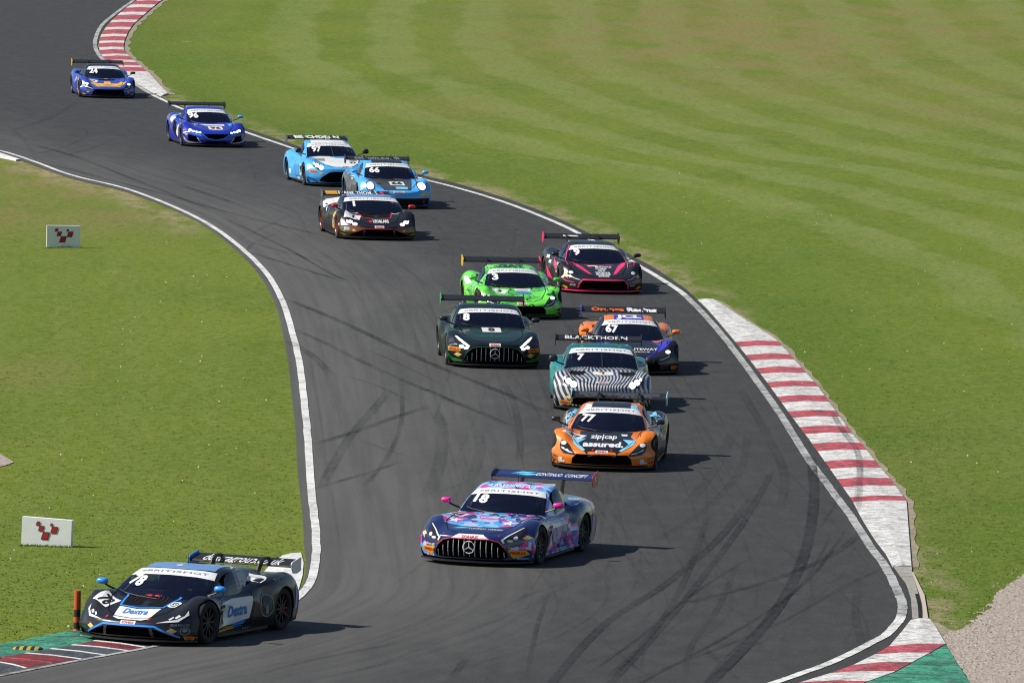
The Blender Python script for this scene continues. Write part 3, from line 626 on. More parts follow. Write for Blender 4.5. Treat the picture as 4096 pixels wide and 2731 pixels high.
def cab_grid(c):
    s = c['sweep']; rows = []
    # windscreen base, roof front, roof peak, roof rear, tail of the cabin
    def row(x, z, y, sw, xs, ys, zs, mid=.5, crown=.03, bulge=.06):
        return [(x, 0, z), (x - sw * .18, y * .45, z - crown * .18), (x - sw * .5, y * .8, z - crown * .5), (x - sw, y, z - crown),
                (x - sw * (1 - mid) + (xs - x) * mid - (0 if mid == .5 else 0), y + (ys - y) * .5 + bulge * .35, zs + (z - crown - zs) * .52), (xs, ys, zs)]
    zb, zs = c['zb'], c['zs'] - .10
    rows.append([(c['xb'] + .05, 0, zb - .05), (c['xb'] + .05 - s * .18, c['yb'] * .45, zb - .05), (c['xb'] + .05 - s * .5, c['yb'] * .8, zb - .05), (c['xb'] + .05 - s, c['yb'], zb - .05), (c['xb'] - s + .02, c['yb'] + .03, zb - .08), (c['xb'] - s, c['yb'] + .05, zb - .12)])
    k = .55; xm = c['xb'] * (1 - k) + c['xt'] * k; zm = zb * (1 - k) + c['zt'] * k + .02; ym = c['yb'] * (1 - k) + c['yt'] * k + .005
    rows.append([(xm, 0, zm), (xm - s * .8 * .18, ym * .45, zm - .004), (xm - s * .8 * .5, ym * .8, zm - .010), (xm - s * .8, ym, zm - .02), (xm - s * .8 - .10, ym + (c['ys'] - ym) * .55, zs + (zm - zs) * .45), (xm - s * .8 - .16, c['ys'], zs)])
    x, z, y = c['xt'], c['zt'], c['yt']
    rows.append([(x, 0, z), (x - s * .10, y * .45, z - .004), (x - s * .28, y * .8, z - .016), (x - s * .55, y, z - .045), (x - s * .55 - .05, y + (c['ys'] - y) * .50 + .03, zs + (z - zs) * .50), (x - s * .55 - .08, c['ys'], zs)])
    x, z, y = c['xp'], c['zp'], c['yt'] * .99
    rows.append([(x, 0, z), (x - .02, y * .45, z - .004), (x - .04, y * .8, z - .018), (x - .06, y, z - .055), (x - .06, y + (c['ys'] - y) * .50 + .03, zs + (z - zs) * .50), (x - .06, c['ys'] + .01, zs)])
    x, z, y = c['xr'], c['zr'], c['yr']
    rows.append([(x, 0, z), (x, y * .45, z - .004), (x, y * .8, z - .02), (x, y, z - .06), (x, y + (c['ys'] - y) * .45, zs + (z - zs) * .45), (x, c['ys'] - .02, zs)])
    x, z, y = (c['xr'] + c['xe']) / 2, (c['zr'] + c['ze']) / 2 + .03, (c['yr'] + c['ye']) / 2
    rows.append([(x, 0, z), (x, y * .45, z - .004), (x, y * .8, z - .02), (x, y, z - .05), (x, y + .14, zs + (z - zs) * .4), (x, y + .24, zs)])
    x, z, y = c['xe'], c['ze'] - .03, c['ye']
    rows.append([(x, 0, z), (x, y * .45, z), (x, y * .8, z - .01), (x, y, z - .02), (x, y + .08, z - .05), (x, y + .12, z - .10)])
    net = []
    for r in rows: net.append([(p[0], -p[1], p[2]) for p in r[:0:-1]] + list(r))
    return np.array(net)

def build_model(kind):
    M = MODELS[kind]; G = surf(body_grid(M['rows']), 9, 6)
    # a soft crease line along the flanks and shallow hollow behind the front wheels
    X, Y, Z = G[..., 0], G[..., 1], G[..., 2]
    side = np.clip((np.abs(Y) - .80) / .1, 0, 1)
    hol = np.exp(-((X - (M['fx'] - .72)) / .22)**2) * np.exp(-((Z - .38) / .16)**2)
    G[..., 1] -= np.sign(Y) * side * hol * .07
    louv = np.exp(-((X - (M['rx'] + .62)) / .16)**2) * np.exp(-((Z - .62) / .12)**2); G[..., 1] -= np.sign(Y) * side * louv * .06
    bm = closed_body(G)
    full = bpy.data.meshes.new('body'); bm.to_mesh(full)
    M['bvh_body'] = BVHTree.FromBMesh(bm); bm.free()
    # cutters: wheel arches, nose openings, bonnet vents
    cb = bmesh.new()
    for ax in (M['fx'], M['rx']):
        for s in (-1, 1):
            prism(cb, [(ax + .372 * math.cos(t), .325 + .372 * math.sin(t)) for t in np.linspace(0, 2 * PI, 40, endpoint=False)], 'y', *sorted((s * .70, s * 1.3)))
    cuts, _ = front_cuts(kind)
    for poly, xin in cuts: prism(cb, poly, 'x', xin, 3.0)
    for poly, depth in M.get('vents', []):
        zc = min(ray(M['bvh_body'], 'top', u, v_)[0].z for u, v_ in poly) - depth
        prism(cb, [(v_, u) for u, v_ in poly], 'z', zc, 2.0)
    bmesh.ops.recalc_face_normals(cb, faces=cb.faces)
    cm = bpy.data.meshes.new('cut'); cb.to_mesh(cm); cb.free()
    for m_ in (full, cm): m_.materials.append(M_DARK); m_.materials.append(M_DARK)
    cm.polygons.foreach_set('material_index', [1] * len(cm.polygons))
    o1 = bpy.data.objects.new('a', full); o2 = bpy.data.objects.new('b', cm); COL.objects.link(o1); COL.objects.link(o2)
    md = o1.modifiers.new('b', 'BOOLEAN'); md.operation = 'DIFFERENCE'; md.object = o2; md.solver = 'EXACT'; md.material_mode = 'INDEX'
    dg = bpy.context.evaluated_depsgraph_get(); res = bpy.data.meshes.new_from_object(o1.evaluated_get(dg))
    bpy.data.objects.remove(o1); bpy.data.objects.remove(o2)
    res.name = 'body'
    res.polygons.foreach_set('use_smooth', [True] * len(res.polygons)); res.set_sharp_from_angle(angle=math.radians(38))
    M['body'] = res
    C = surf(cab_grid(M['cab']), 7, 5); n, m, _ = C.shape
    f = [(i * m + j, i * m + j + 1, (i + 1) * m + j + 1, (i + 1) * m + j) for i in range(n - 1) for j in range(m - 1)]
    bm = bmesh.new(); vs = [bm.verts.new(p) for p in C.reshape(-1, 3)]
    for q in f: bm.faces.new([vs[k] for k in q])
    bmesh.ops.recalc_face_normals(bm, faces=bm.faces)
    if sum(q.normal.z for q in bm.faces) < 0: bmesh.ops.reverse_faces(bm, faces=bm.faces)
    M['bvh_cab'] = BVHTree.FromBMesh(bm)
    # open the shell where the panes sit
    bm.faces.ensure_lookup_table(); kill = []
    for a, (i, j) in enumerate([(i, j) for i in range(n - 1) for j in range(m - 1)]):
        u, v_ = abs((j + .5) / 5 - 5), (i + .5) / 7
        if (u < 2.8 and .16 < v_ < 1.9) or (3.3 < u < 4.5 and 1.25 < v_ < 3.75): kill.append(bm.faces[a])
    whole = bpy.data.meshes.new('w'); bm.to_mesh(whole); bmesh.ops.delete(bm, geom=kill, context='FACES')
    me = bpy.data.meshes.new('cabin'); bm.to_mesh(me); bm.free(); me.polygons.foreach_set('use_smooth', [True] * len(me.polygons)); M['cabin'] = me
    both = bmesh.new(); both.from_mesh(full); both.from_mesh(whole); M['bvh'] = BVHTree.FromBMesh(both); both.free()
    # splitter follows the nose outline
    row = G[0]; bm = bmesh.new(); k = len(row); pts = [(p[0] + .055, p[1] * 1.005) for p in row[12:-12]]
    xb = M['fx'] + .42; pts = [(xb, pts[0][1])] + pts + [(xb, pts[-1][1])]
    prism(bm, pts, 'z', .062, .088); M['splitter'] = bm_mesh('splitter', bm, 30)
    # side skirts
    bm = bmesh.new()
    prism(bm, [(M['fx'] - .44, .94), (M['fx'] - .62, .985), (M['rx'] + .46, .985), (M['rx'] + .42, .86), (M['fx'] - .44, .86)], 'z', .065, .10); M['skirt'] = bm_mesh('side_skirt', bm)
    # canards
    bm = bmesh.new()
    for zz, l in ((.36, .26), (.24, .30)):
        h, nrm = ray(M['bvh_body'], 'front', .93, zz)
        x0 = h.x; P = [(x0 + .03, .86), (x0 - .05, .975), (x0 - l, 1.015), (x0 - l, .95), (x0 - .02, .80)]
        v0 = [bm.verts.new((x, y, zz + (x0 - x) * .22)) for x, y in P]; v1 = [bm.verts.new((x, y, zz + .012 + (x0 - x) * .22)) for x, y in P]
        bm.faces.new(v0[::-1]); bm.faces.new(v1)
        for i in range(5): bm.faces.new((v0[i], v0[(i + 1) % 5], v1[(i + 1) % 5], v1[i]))
    M['canard'] = bm_mesh('canard', bm)
    # wing
    w = M['wing']; bm = bmesh.new(); ch, tl = w['chord'], math.radians(w['tilt']); prof = []
    for t, th in ((0, .0), (.06, .022), (.25, .034), (.55, .026), (.85, .012), (1, .003)): prof.append((t, th))
    up = [(t, th * .8) for t, th in prof]; lo = [(t, -th * .9) for t, th in prof[::-1]][:-1]
    out = []
    for t, h in up + lo[:]:
        a = -(t - .5) * ch; b = h - .05 * ch * math.sin(PI * t)
        out.append((w['x'] + a * math.cos(tl) - b * math.sin(tl) * -1, w['z'] + b * math.cos(tl) - a * math.sin(tl)))
    ny = 14; rings = []
    for j in range(ny + 1):
        y = -w['w'] + 2 * w['w'] * j / ny
        rings.append([bm.verts.new((x, y, z)) for x, z in out])
    n = len(out)
    for A, B in zip(rings, rings[1:]):
        for k in range(n): bm.faces.new((A[k], A[(k + 1) % n], B[(k + 1) % n], B[k]))
    bm.faces.new(rings[0]); bm.faces.new(rings[-1][::-1]); bmesh.ops.recalc_face_normals(bm, faces=bm.faces)
    M['bvh_wing'] = BVHTree.FromBMesh(bm); M['wingmesh'] = bm_mesh('rear_wing', bm, 50)
    L, H = w['end']
    for s, key in ((1, 'end_l'), (-1, 'end_r')):
        bm = bmesh.new(); x, z = w['x'], w['z']
        P = [(x + L * .55, z - H * .30), (x + L * .62, z - H * .02), (x + L * .50, z + H * .12), (x - L * .50, z + H * .36), (x - L * .58, z + H * .30), (x - L * .58, z - H * .50), (x - L * .1, z - H * .66), (x + L * .35, z - H * .62)]
        prism(bm, P, 'y', *sorted((s * w['w'], s * (w['w'] + .016)))); M[key] = bm_mesh('endplate', bm)
    for s, key in ((1, 'st_l'), (-1, 'st_r')):
        bm = bmesh.new(); x, z = w['x'], w['z']; y = s * w['st']
        deck = ray(M['bvh'], 'top', y, x + .25)[0].z
        if w['neck']:
            P = [(x + .34, deck - .02), (x + .48, deck - .02), (x + .34, z + .02), (x + .20, z + .085), (x + .06, z + .085), (x - .06, z + .06), (x - .04, z + .0), (x + .08, z + .03), (x + .17, z + .03), (x + .24, z - .04)]
        else:
            P = [(x + .10, deck - .02), (x + .34, deck - .02), (x + .24, z - .1), (x + .10, z - .01), (x - .08, z - .0), (x + .04, z - .12)]
        prism(bm, P, 'y', y - .009, y + .009); M[key] = bm_mesh('stanchion', bm)
    return M

def ray(bvh, view, u, v, far=4.):
    if view == 'top': o, d = Vector((v, u, 3)), Vector((0, 0, -1))      # u = y, v = x
    elif view == 'front': o, d = Vector((far, u, v)), Vector((-1, 0, 0))  # u = y, v = z
    elif view == 'left': o, d = Vector((u, 3, v)), Vector((0, -1, 0))    # u = x, v = z
    elif view == 'right': o, d = Vector((u, -3, v)), Vector((0, 1, 0))
    elif view == 'back': o, d = Vector((-far, u, v)), Vector((1, 0, 0))
    h = bvh.ray_cast(o, d)
    return (h[0], h[1]) if h[0] is not None else (None, None)

# wheel, shared by all cars: axis along y, outer face towards +y
def lathe(prof, seg=28):
    v = []; f = []; n = len(prof)
    for k in range(seg):
        t = 2 * PI * k / seg
        for r, y in prof: v.append((r * math.cos(t), y, r * math.sin(t)))
    for k in range(seg):
        for j in range(n - 1): f.append((k * n + j, k * n + j + 1, ((k + 1) % seg) * n + j + 1, ((k + 1) % seg) * n + j))
    return v, f
tv, tf = lathe([(.23, -.15), (.32, -.155), (.340, -.12), (.345, 0), (.340, .12), (.32, .155), (.245, .152), (.235, .13)])
ME_TYRE = mesh('tyre', tv, tf, True)
bm = bmesh.new()
for k in range(10):
    a = 2 * PI * k / 10; R_ = Matrix.Rotation(-a, 4, 'Y')
    box(bm, R_ @ Vector((.135, .115, 0)), (.20, .022, .028), R_)
ev, ef = lathe([(.0, .125), (.045, .125), (.05, .10)], 14); hub = [bm.verts.new(p) for p in ev]
for q in ef:
    try: bm.faces.new([hub[i] for i in q])
    except ValueError: pass
ev, ef = lathe([(.215, .07), (.222, .125), (.24, .148), (.248, .148)], 28); hub = [bm.verts.new(p) for p in ev]
for q in ef: bm.faces.new([hub[i] for i in q])
ME_RIM = bm_mesh('rim', bm, 40)
ev, ef = lathe([(.0, .03), (.225, .03), (.225, -.12)], 24); ME_DISC = mesh('brake_disc', ev, ef)
def mirror_mesh(s, big=False):
    bm = bmesh.new(); bmesh.ops.create_uvsphere(bm, u_segments=14, v_segments=8, radius=1)
    for v in bm.verts:
        x, y, z = v.co; y = math.copysign(abs(y)**.6, y); z = math.copysign(abs(z)**.7, z)
        if x < 0: x *= .35
        v.co = (x * .075, y * .098, z * (.050 if not big else .075))
    return bm_mesh('mirror', bm, 60)
ME_MIR = mirror_mesh(1); ME_MIRBIG = mirror_mesh(1, True)

# ------------------------------------------------------------------ decals: flat print and thin panels laid onto the real surfaces
def poly2d(*polys):
    bm = bmesh.new()
    for P in polys:
        bm.faces.new([bm.verts.new((u, v, 0)) for u, v in P])
    return bm
def ell2d(cu, cv, ru, rv, n=20, rot=0.):
    return [(cu + ru * math.cos(t) * math.cos(rot) - rv * math.sin(t) * math.sin(rot), cv + ru * math.cos(t) * math.sin(rot) + rv * math.sin(t) * math.cos(rot)) for t in np.linspace(0, 2 * PI, n, endpoint=False)]
def ring2d(cu, cv, r0, r1, n=24):
    bm = bmesh.new(); A = [bm.verts.new((cu + r0 * math.cos(2 * PI * k / n), cv + r0 * math.sin(2 * PI * k / n), 0)) for k in range(n)]
    B = [bm.verts.new((cu + r1 * math.cos(2 * PI * k / n), cv + r1 * math.sin(2 * PI * k / n), 0)) for k in range(n)]
    for k in range(n): bm.faces.new((A[k], A[(k + 1) % n], B[(k + 1) % n], B[k]))
    return bm
def path2d(pts, w, taper=1.0):
    """stroke of width w along a 2D line"""
    P = np.array(pts, float); t = np.gradient(P, axis=0); t /= np.linalg.norm(t, axis=1)[:, None]; q = np.stack([-t[:, 1], t[:, 0]], 1); bm = bmesh.new()
    ww = np.linspace(1, taper, len(P)) * w / 2
    a = [bm.verts.new((*(p + n_ * k), 0)) for p, n_, k in zip(P, q, ww)]; b = [bm.verts.new((*(p - n_ * k), 0)) for p, n_, k in zip(P, q, ww)]
    for i in range(len(P) - 1): bm.faces.new((a[i], a[i + 1], b[i + 1], b[i]))
    return bm
_tc = {}
def text2d(s, bold=.02):
    """letters as flat outlines, centred, cap height 1"""
    if (s, bold) not in _tc:
        cu = bpy.data.curves.new('t', 'FONT'); cu.body = s; cu.offset = bold; cu.resolution_u = 2; cu.align_x = 'CENTER'
        o = bpy.data.objects.new('t', cu); COL.objects.link(o); dg = bpy.context.evaluated_depsgraph_get(); me = o.evaluated_get(dg).to_mesh()
        v = np.array([p.co[:] for p in me.vertices]) if len(me.vertices) else np.zeros((0, 3)); f = [tuple(p.vertices) for p in me.polygons]
        o.evaluated_get(dg).to_mesh_clear(); bpy.data.objects.remove(o); bpy.data.curves.remove(cu)
        v[:, 1] -= .345; v /= .69
        v[:, 0] -= (v[:, 0].max() + v[:, 0].min()) / 2
        _tc[(s, bold)] = (v, f)
    v, f = _tc[(s, bold)]; bm = bmesh.new(); vs = [bm.verts.new(p) for p in v]
    for q in f:
        try: bm.faces.new([vs[i] for i in q])
        except ValueError: pass
    return bm

def lay(bm, fn, off, step=.08, name='decal', flip=False):
    """cut a flat outline by a grid, then drop it onto a surface: fn(u, v) -> (point, normal)"""
    if step:
        for ax in (0, 1):
            c = [q.co[ax] for q in bm.verts]
            if not c: continue
            lo, hi = min(c), max(c); k = int((hi - lo) / step)
            for i in range(1, k + 1):
                no = [0, 0, 0]; no[ax] = 1; co = [0, 0, 0]; co[ax] = lo + (hi - lo) * i / (k + 1)
                bmesh.ops.bisect_plane(bm, geom=bm.verts[:] + bm.edges[:] + bm.faces[:], plane_co=co, plane_no=no, dist=1e-6)
    bad = []
    for q in bm.verts:
        p, n = fn(q.co.x, q.co.y)
        if p is None: bad.append(q); continue
        q.co = p + n * off
    if bad: bmesh.ops.delete(bm, geom=bad, context='VERTS')
    me = bpy.data.meshes.new(name); bm.to_mesh(me); bm.free()
    return me

class Car:
    def __init__(s, kind, name, label, loc, rz, base, roof=None, group='racing cars on the track', lamp='lit', wheel=M_RIM, mirror=None, pillar=None, end=None, wing=M_CARBON, skirt=M_CARBON, chin=M_CARBON, vents=None, scale=1.03):
        s.M = MODELS[kind]; s.kind = kind
        if 'body' not in s.M: build_model(kind)
        M = s.M; s.root = empty('race_car', (loc[0], loc[1], .018), rz, label=label, cat='race car', group=group)
        s.body = s.part('body', M['body'], (base, M_DARK)); s.root.scale = (scale,) * 3; s.cab = s.part('cabin', M['cabin'], roof or base)
        s.C = surf(cab_grid(M['cab']), 7, 5)
        s.part('splitter', M['splitter'], chin)
        for k in (1, -1):
            o = s.part('side_skirt', M['skirt'], skirt); o.scale = (1, k, 1)
            o = s.part('canard', M['canard'], M_CARBON); o.scale = (1, k, 1)
        s.wing = s.part('rear_wing', M['wingmesh'], wing)
        for k in ('end_l', 'end_r'): s.part('endplate', M[k], (end or M_CARBON) if not isinstance(end, dict) else end.get(k, M_CARBON), s.wing)
        for k in ('st_l', 'st_r'): s.part('stanchion', M[k], M_CARBON, s.wing)
        for ax, steer in ((M['fx'], 1), (M['rx'], 0)):
            for k in (1, -1):
                wo = s.part('wheel', ME_TYRE, M_TYRE); wo.location = (ax, k * .872, .330); wo.rotation_euler = (0, 0, (0 if k > 0 else PI)); wo.name = 'wheel'
                s.part('rim', ME_RIM, wheel, wo); s.part('brake_disc', ME_DISC, M_DARK, wo)
        big = kind in ('coupe',); c = M['cab']
        for k in (1, -1):
            xm = c['xb'] - c['sweep'] + (-.08 if kind == 'wedge' else 0); ym = 1.03; zm = {'teardrop': .88, 'wedge': .83, 'arrow': .93, 'longnose': .95, 'coupe': .99, 'roundlamp': .97}[kind]
            mo = s.part('mirror', ME_MIRBIG if big else ME_MIR, mirror or M_CARBON); mo.location = (xm, k * ym, zm)
            bm = bmesh.new(); tube(bm, [(-.01, 0, -.02), (-.02, -k * .10, -.08), (-.03, -k * .24, -.13)], .016, 6)
            so = s.part('mirror_stalk', bm_mesh('mirror_stalk', bm, 60), M_CARBON, mo)
        s.glazing(); s.lamps(lamp); s.inside(); s.gaps()
        bm = bmesh.new(); x = c['xp']; z = c['zp']; tube(bm, [(x, 0, z - .01), (x - .02, 0, z + .16)], .006, 5); s.part('aerial', bm_mesh('aerial', bm), M_CARBON)
        bm = bmesh.new(); z0 = s.at_cab(.0, .25)[0]; tube(bm, [s.at_cab(*q)[0] + Vector((.02, 0, .012)) for q in ([(.05, .1), (.05, .7), (.05, 1.25)] if big else [(.3, .10), (-.6, .17), (-1.5, .26), (-2.1, .36)])], .009, 5)
        s.part('wiper', bm_mesh('wiper', bm), M_CARBON)
    def part(s, name, me, mat, parent=None):
        o = bpy.data.objects.new(name, me); COL.objects.link(o); o.parent = parent or s.root
        mats = mat if isinstance(mat, (tuple, list)) else (mat,)
        if len(me.materials) == 0:
            for m in mats: me.materials.append(m)
        for i, m in enumerate(mats):
            o.material_slots[i].link = 'OBJECT'; o.material_slots[i].material = m
        return o
    def at_cab(s, u, v):
        C = s.C; n, m, _ = C.shape; i = min(max(v * 7, 0), n - 1.001); j = min(max((u + 5) * 5, 0), m - 1.001); a, b = int(i), int(j); fa, fb = i - a, j - b
        p = C[a, b] * (1 - fa) * (1 - fb) + C[a + 1, b] * fa * (1 - fb) + C[a, b + 1] * (1 - fa) * fb + C[a + 1, b + 1] * fa * fb
        du = C[a, b + 1] - C[a, b]; dv = C[a + 1, b] - C[a, b]; nn = np.cross(du, dv); nn = nn / (np.linalg.norm(nn) + 1e-9)
        P = Vector(p); nv = Vector(nn)
        if nv.dot(P - Vector((-.5, 0, .4))) < 0: nv = -nv
        return P, nv
    def fn(s, view):
        if view == 'cab': return s.at_cab
        if view == 'body': return lambda u, v: s._r(s.M['bvh_body'], 'top', u, v)
        if view == 'wing': return lambda u, v: s._r(s.M['bvh_wing'], 'front', u, v)
        if view == 'wingtop': return lambda u, v: s._r(s.M['bvh_wing'], 'top', u, v)
        if view == 'screen': return lambda u, v: s._r(s.M['bvh_cab'], 'front', u, v)
        return lambda u, v: s._r(s.M['bvh'], view, u, v)
    def _r(s, b, view, u, v):
        p, n = ray(b, view, u, v)
        if p is None: return None, None
        d = {'top': (0, 0, 1), 'front': (1, 0, 0), 'left': (0, 1, 0), 'right': (0, -1, 0), 'back': (-1, 0, 0)}[view]
        if n.dot(Vector(d)) < 0: n = -n
        return p, n
    def deco(s, name, view, shape, mat, off=.004, parent=None, step=None, label=None):
        step = step or {'front': .035, 'screen': .1, 'wing': .2}.get(view, .07)
        bm = shape if isinstance(shape, bmesh.types.BMesh) else poly2d(*(shape if isinstance(shape[0][0], (tuple, list)) else [shape]))
        me = lay(bm, s.fn(view), off, step, name); o = s.part(name, me, mat, parent or (s.wing if view.startswith('wing') else s.root))
        if label: o['label'] = label
        return o
    def both(s, name, view, shape, mat, off=.004, **kw):
        P = shape if isinstance(shape[0][0], (tuple, list)) else [shape]
        s.deco(name, view, P, mat, off, **kw); return s.deco(name, view, [[(-u, v) for u, v in q][::-1] for q in P], mat, off, **kw)
    def txt(s, t, view, c, h, mat, w=None, bold=.03, rot=0., shear=0., off=.008, name='lettering', step=None, parent=None):
        bm = text2d(t, bold)
        if not len(bm.verts): bm.free(); return
        us = [q.co.x for q in bm.verts]; W = max(us) - min(us); kx = (w / W) if w else h
        cr, sr = math.cos(rot), math.sin(rot)
        for q in bm.verts:
            a, b = q.co.x * kx + shear * q.co.y * h, q.co.y * h; a, b = a * cr - b * sr, a * sr + b * cr
            if view in ('top', 'wingtop'): q.co = (c[0] + a, c[1] - b, 0)
            elif view == 'left': q.co = (c[0] - a, c[1] + b, 0)
            elif view == 'cab': q.co = (c[0] + a, c[1] + b, 0)
            else: q.co = (c[0] + a, c[1] + b, 0)
        return s.deco(name, view, bm, mat, off, parent, step)
    def glazing(s):
        def grid(u0, u1, v0, v1, k=.0): return [(u0, v0), (u1, v0), (u1 - k, v1), (-u1 + k if u0 < 0 else u0, v1)]
        s.screen = s.deco('windscreen', 'cab', [(-2.86, .12), (2.86, .12), (2.84, 1.0), (2.72, 1.88), (1.5, 1.97), (0, 1.99), (-1.5, 1.97), (-2.72, 1.88), (-2.84, 1.0)], M_GLASS, .006, step=.3)
        s.banner = s.deco('sun_strip', 'cab', [(-2.78, 1.20), (-1.4, 1.37), (0, 1.42), (1.4, 1.37), (2.78, 1.20), (2.70, 1.90), (1.5, 1.985), (0, 2.0), (-1.5, 1.985), (-2.70, 1.90)], M_WHITEP, .010, step=.3)
        bm = text2d('#BRITISHGT', .0); us = [q.co.x for q in bm.verts]; W = max(us) - min(us)
        for q in bm.verts:
            # wide-spaced thin capitals
            q.co = (q.co.x / W * 4.0, 1.70 - .06 * (q.co.x / W * 4.0 / 2)**2 + q.co.y * .17, 0)
        s.deco('lettering', 'cab', bm, plain((.16, .20, .30), .5, 'grey_print'), .014, s.banner, .25)
        for k in (1, -1):
            P = [(4.62, .95), (3.5, 1.75), (3.25, 2.3), (3.2, 3.1), (3.3, 3.9), (4.55, 3.75)]
            s.deco('side_window', 'cab', [(k * u, v) for u, v in P][::k], M_GLASS, .006, step=.3)
    def inside(s):
        c = s.M['cab']; zf = c['zs']; x0 = c['xb']
        s.deco('cockpit_floor', 'body', [(-c['yb'] * .93, x0 - c['sweep'] - .02), (0, x0 + .0), (c['yb'] * .93, x0 - c['sweep'] - .02), (c['ys'] * .93, c['xt'] - .2), (c['ys'] * .90, c['xr']), (-c['ys'] * .90, c['xr']), (-c['ys'] * .93, c['xt'] - .2)], M_DARK, .006)
        bm = bmesh.new(); xr, zr = c['xp'] - .35, c['zp'] - .06
        for k in (1, -1):
            a, b = c['ys'] - .16, c['yt'] - .08
            tube(bm, [(x0 - c['sweep'] - .12, k * a, zf - .05), (c['xt'] - .05, k * b, c['zt'] - .07), (xr, k * b, zr)], .022, 6); tube(bm, [(xr, k * a, zf - .05), (xr, k * b, zr)], .022, 6); tube(bm, [(xr, k * a, zf), (xr, -k * b, zr)], .018, 6)
        tube(bm, [(xr, -c['yt'] + .08, zr), (xr, c['yt'] - .08, zr)], .022, 6); tube(bm, [(c['xt'] - .05, -c['yt'] + .08, c['zt'] - .07), (c['xt'] - .05, c['yt'] - .08, c['zt'] - .07)], .02, 6); s.part('roll_cage', bm_mesh('roll_cage', bm, 60), plain((.42, .42, .44), .5, 'cage_paint'))
        bm = bmesh.new(); box(bm, (x0 - c['sweep'] - .10, 0, zf - .01), (.16, 1.1, .10)); box(bm, (x0 - c['sweep'] - .14, .36, zf + .06), (.12, .34, .06)); s.part('dashboard', bm_mesh('dashboard', bm), plain((.05, .05, .055), .8, 'dashboard_cloth'))
        xs = s.seat_x = x0 - c['sweep'] - .85; bm = bmesh.new(); prism(bm, [(-.22, -.1), (.22, -.1), (.21, .20), (.15, .30), (.14, .42), (-.14, .42), (-.15, .30), (-.21, .20)], 'x', -.16, -.10)
        for v in bm.verts: v.co = (v.co.x + xs - .02, v.co.y + .36, v.co.z * .85 + zf - .02)
        s.part('racing_seat', bm_mesh('racing_seat', bm), plain((.03, .03, .035), .7, 'seat_cloth'))
        bm = bmesh.new(); tube(bm, [(xs + .50 + .05 * math.sin(t), .36 + .14 * math.cos(t), zf + .05 + .10 * math.sin(t)) for t in np.linspace(0, 2 * PI, 17)], .014, 5); s.part('steering_wheel', bm_mesh('steering_wheel', bm, 60), M_INK if 'M_INK' in globals() else M_DARK)
    def gaps(s):
        """shut lines of bonnet and doors"""
        M = s.M; x0 = M['cab']['xb'] - M['cab']['sweep']; n0 = M['rows'][2][0]
        for k, v in ((1, 'left'), (-1, 'right')):
            s.deco('panel_gap', v, path2d([(M['fx'] - .50, .16), (M['fx'] - .52, .40), (M['fx'] - .62, .66)], .012), M_DARK, .009); s.deco('panel_gap', v, path2d([(-.35, .18), (-.42, .45), (-.40, .68)], .012), M_DARK, .009); s.deco('panel_gap', v, path2d([(M['fx'] - .5, .17), (-.35, .19)], .012), M_DARK, .009)
            s.deco('panel_gap', 'top', path2d([(k * .70, x0 + .05), (k * .66, n0 - .75), (k * .50, n0 - .32), (k * .30, n0 - .14)], .014), M_DARK, .0095)
        s.deco('panel_gap', 'top', path2d([(-.30, n0 - .14), (0, n0 - .10), (.30, n0 - .14)], .012), M_DARK, .0095)
    def lamps(s, mode):
        shapes = LAMPS[s.kind]
        for k in (1, -1):
            h = s.deco('headlight', 'front', [(k * u, v) for u, v in shapes['house']][::k], M_LAMPGLASS, .006)
            for q in shapes['lit' if mode == 'lit' else 'dim']:
                kind, P = q[0], q[1]
                outline = ell2d(*P, 16) if kind == 'e' else P
                s.deco('lamp', 'front', [(k * u, v) for u, v in outline][::k], M_LIT if (mode == 'lit' and (len(q) < 3)) else M_DRL, .011, h)
    def number(s, n, u=-1.62, v=.90, h=.125, rot=.0, w=None, shear=.12):
        h *= .92; w = w * .92 if w else (.27 if len(n) == 2 else .15 if n != '1' else .06); u = u + .12
        """white race number high on the windscreen"""
        p = s.at_cab(u, v)[0]
        s.txt(n, 'screen', (p.y, p.z), h, M_WHITEP, w, .045, rot, shear, .016, 'race_number', .2, s.screen)
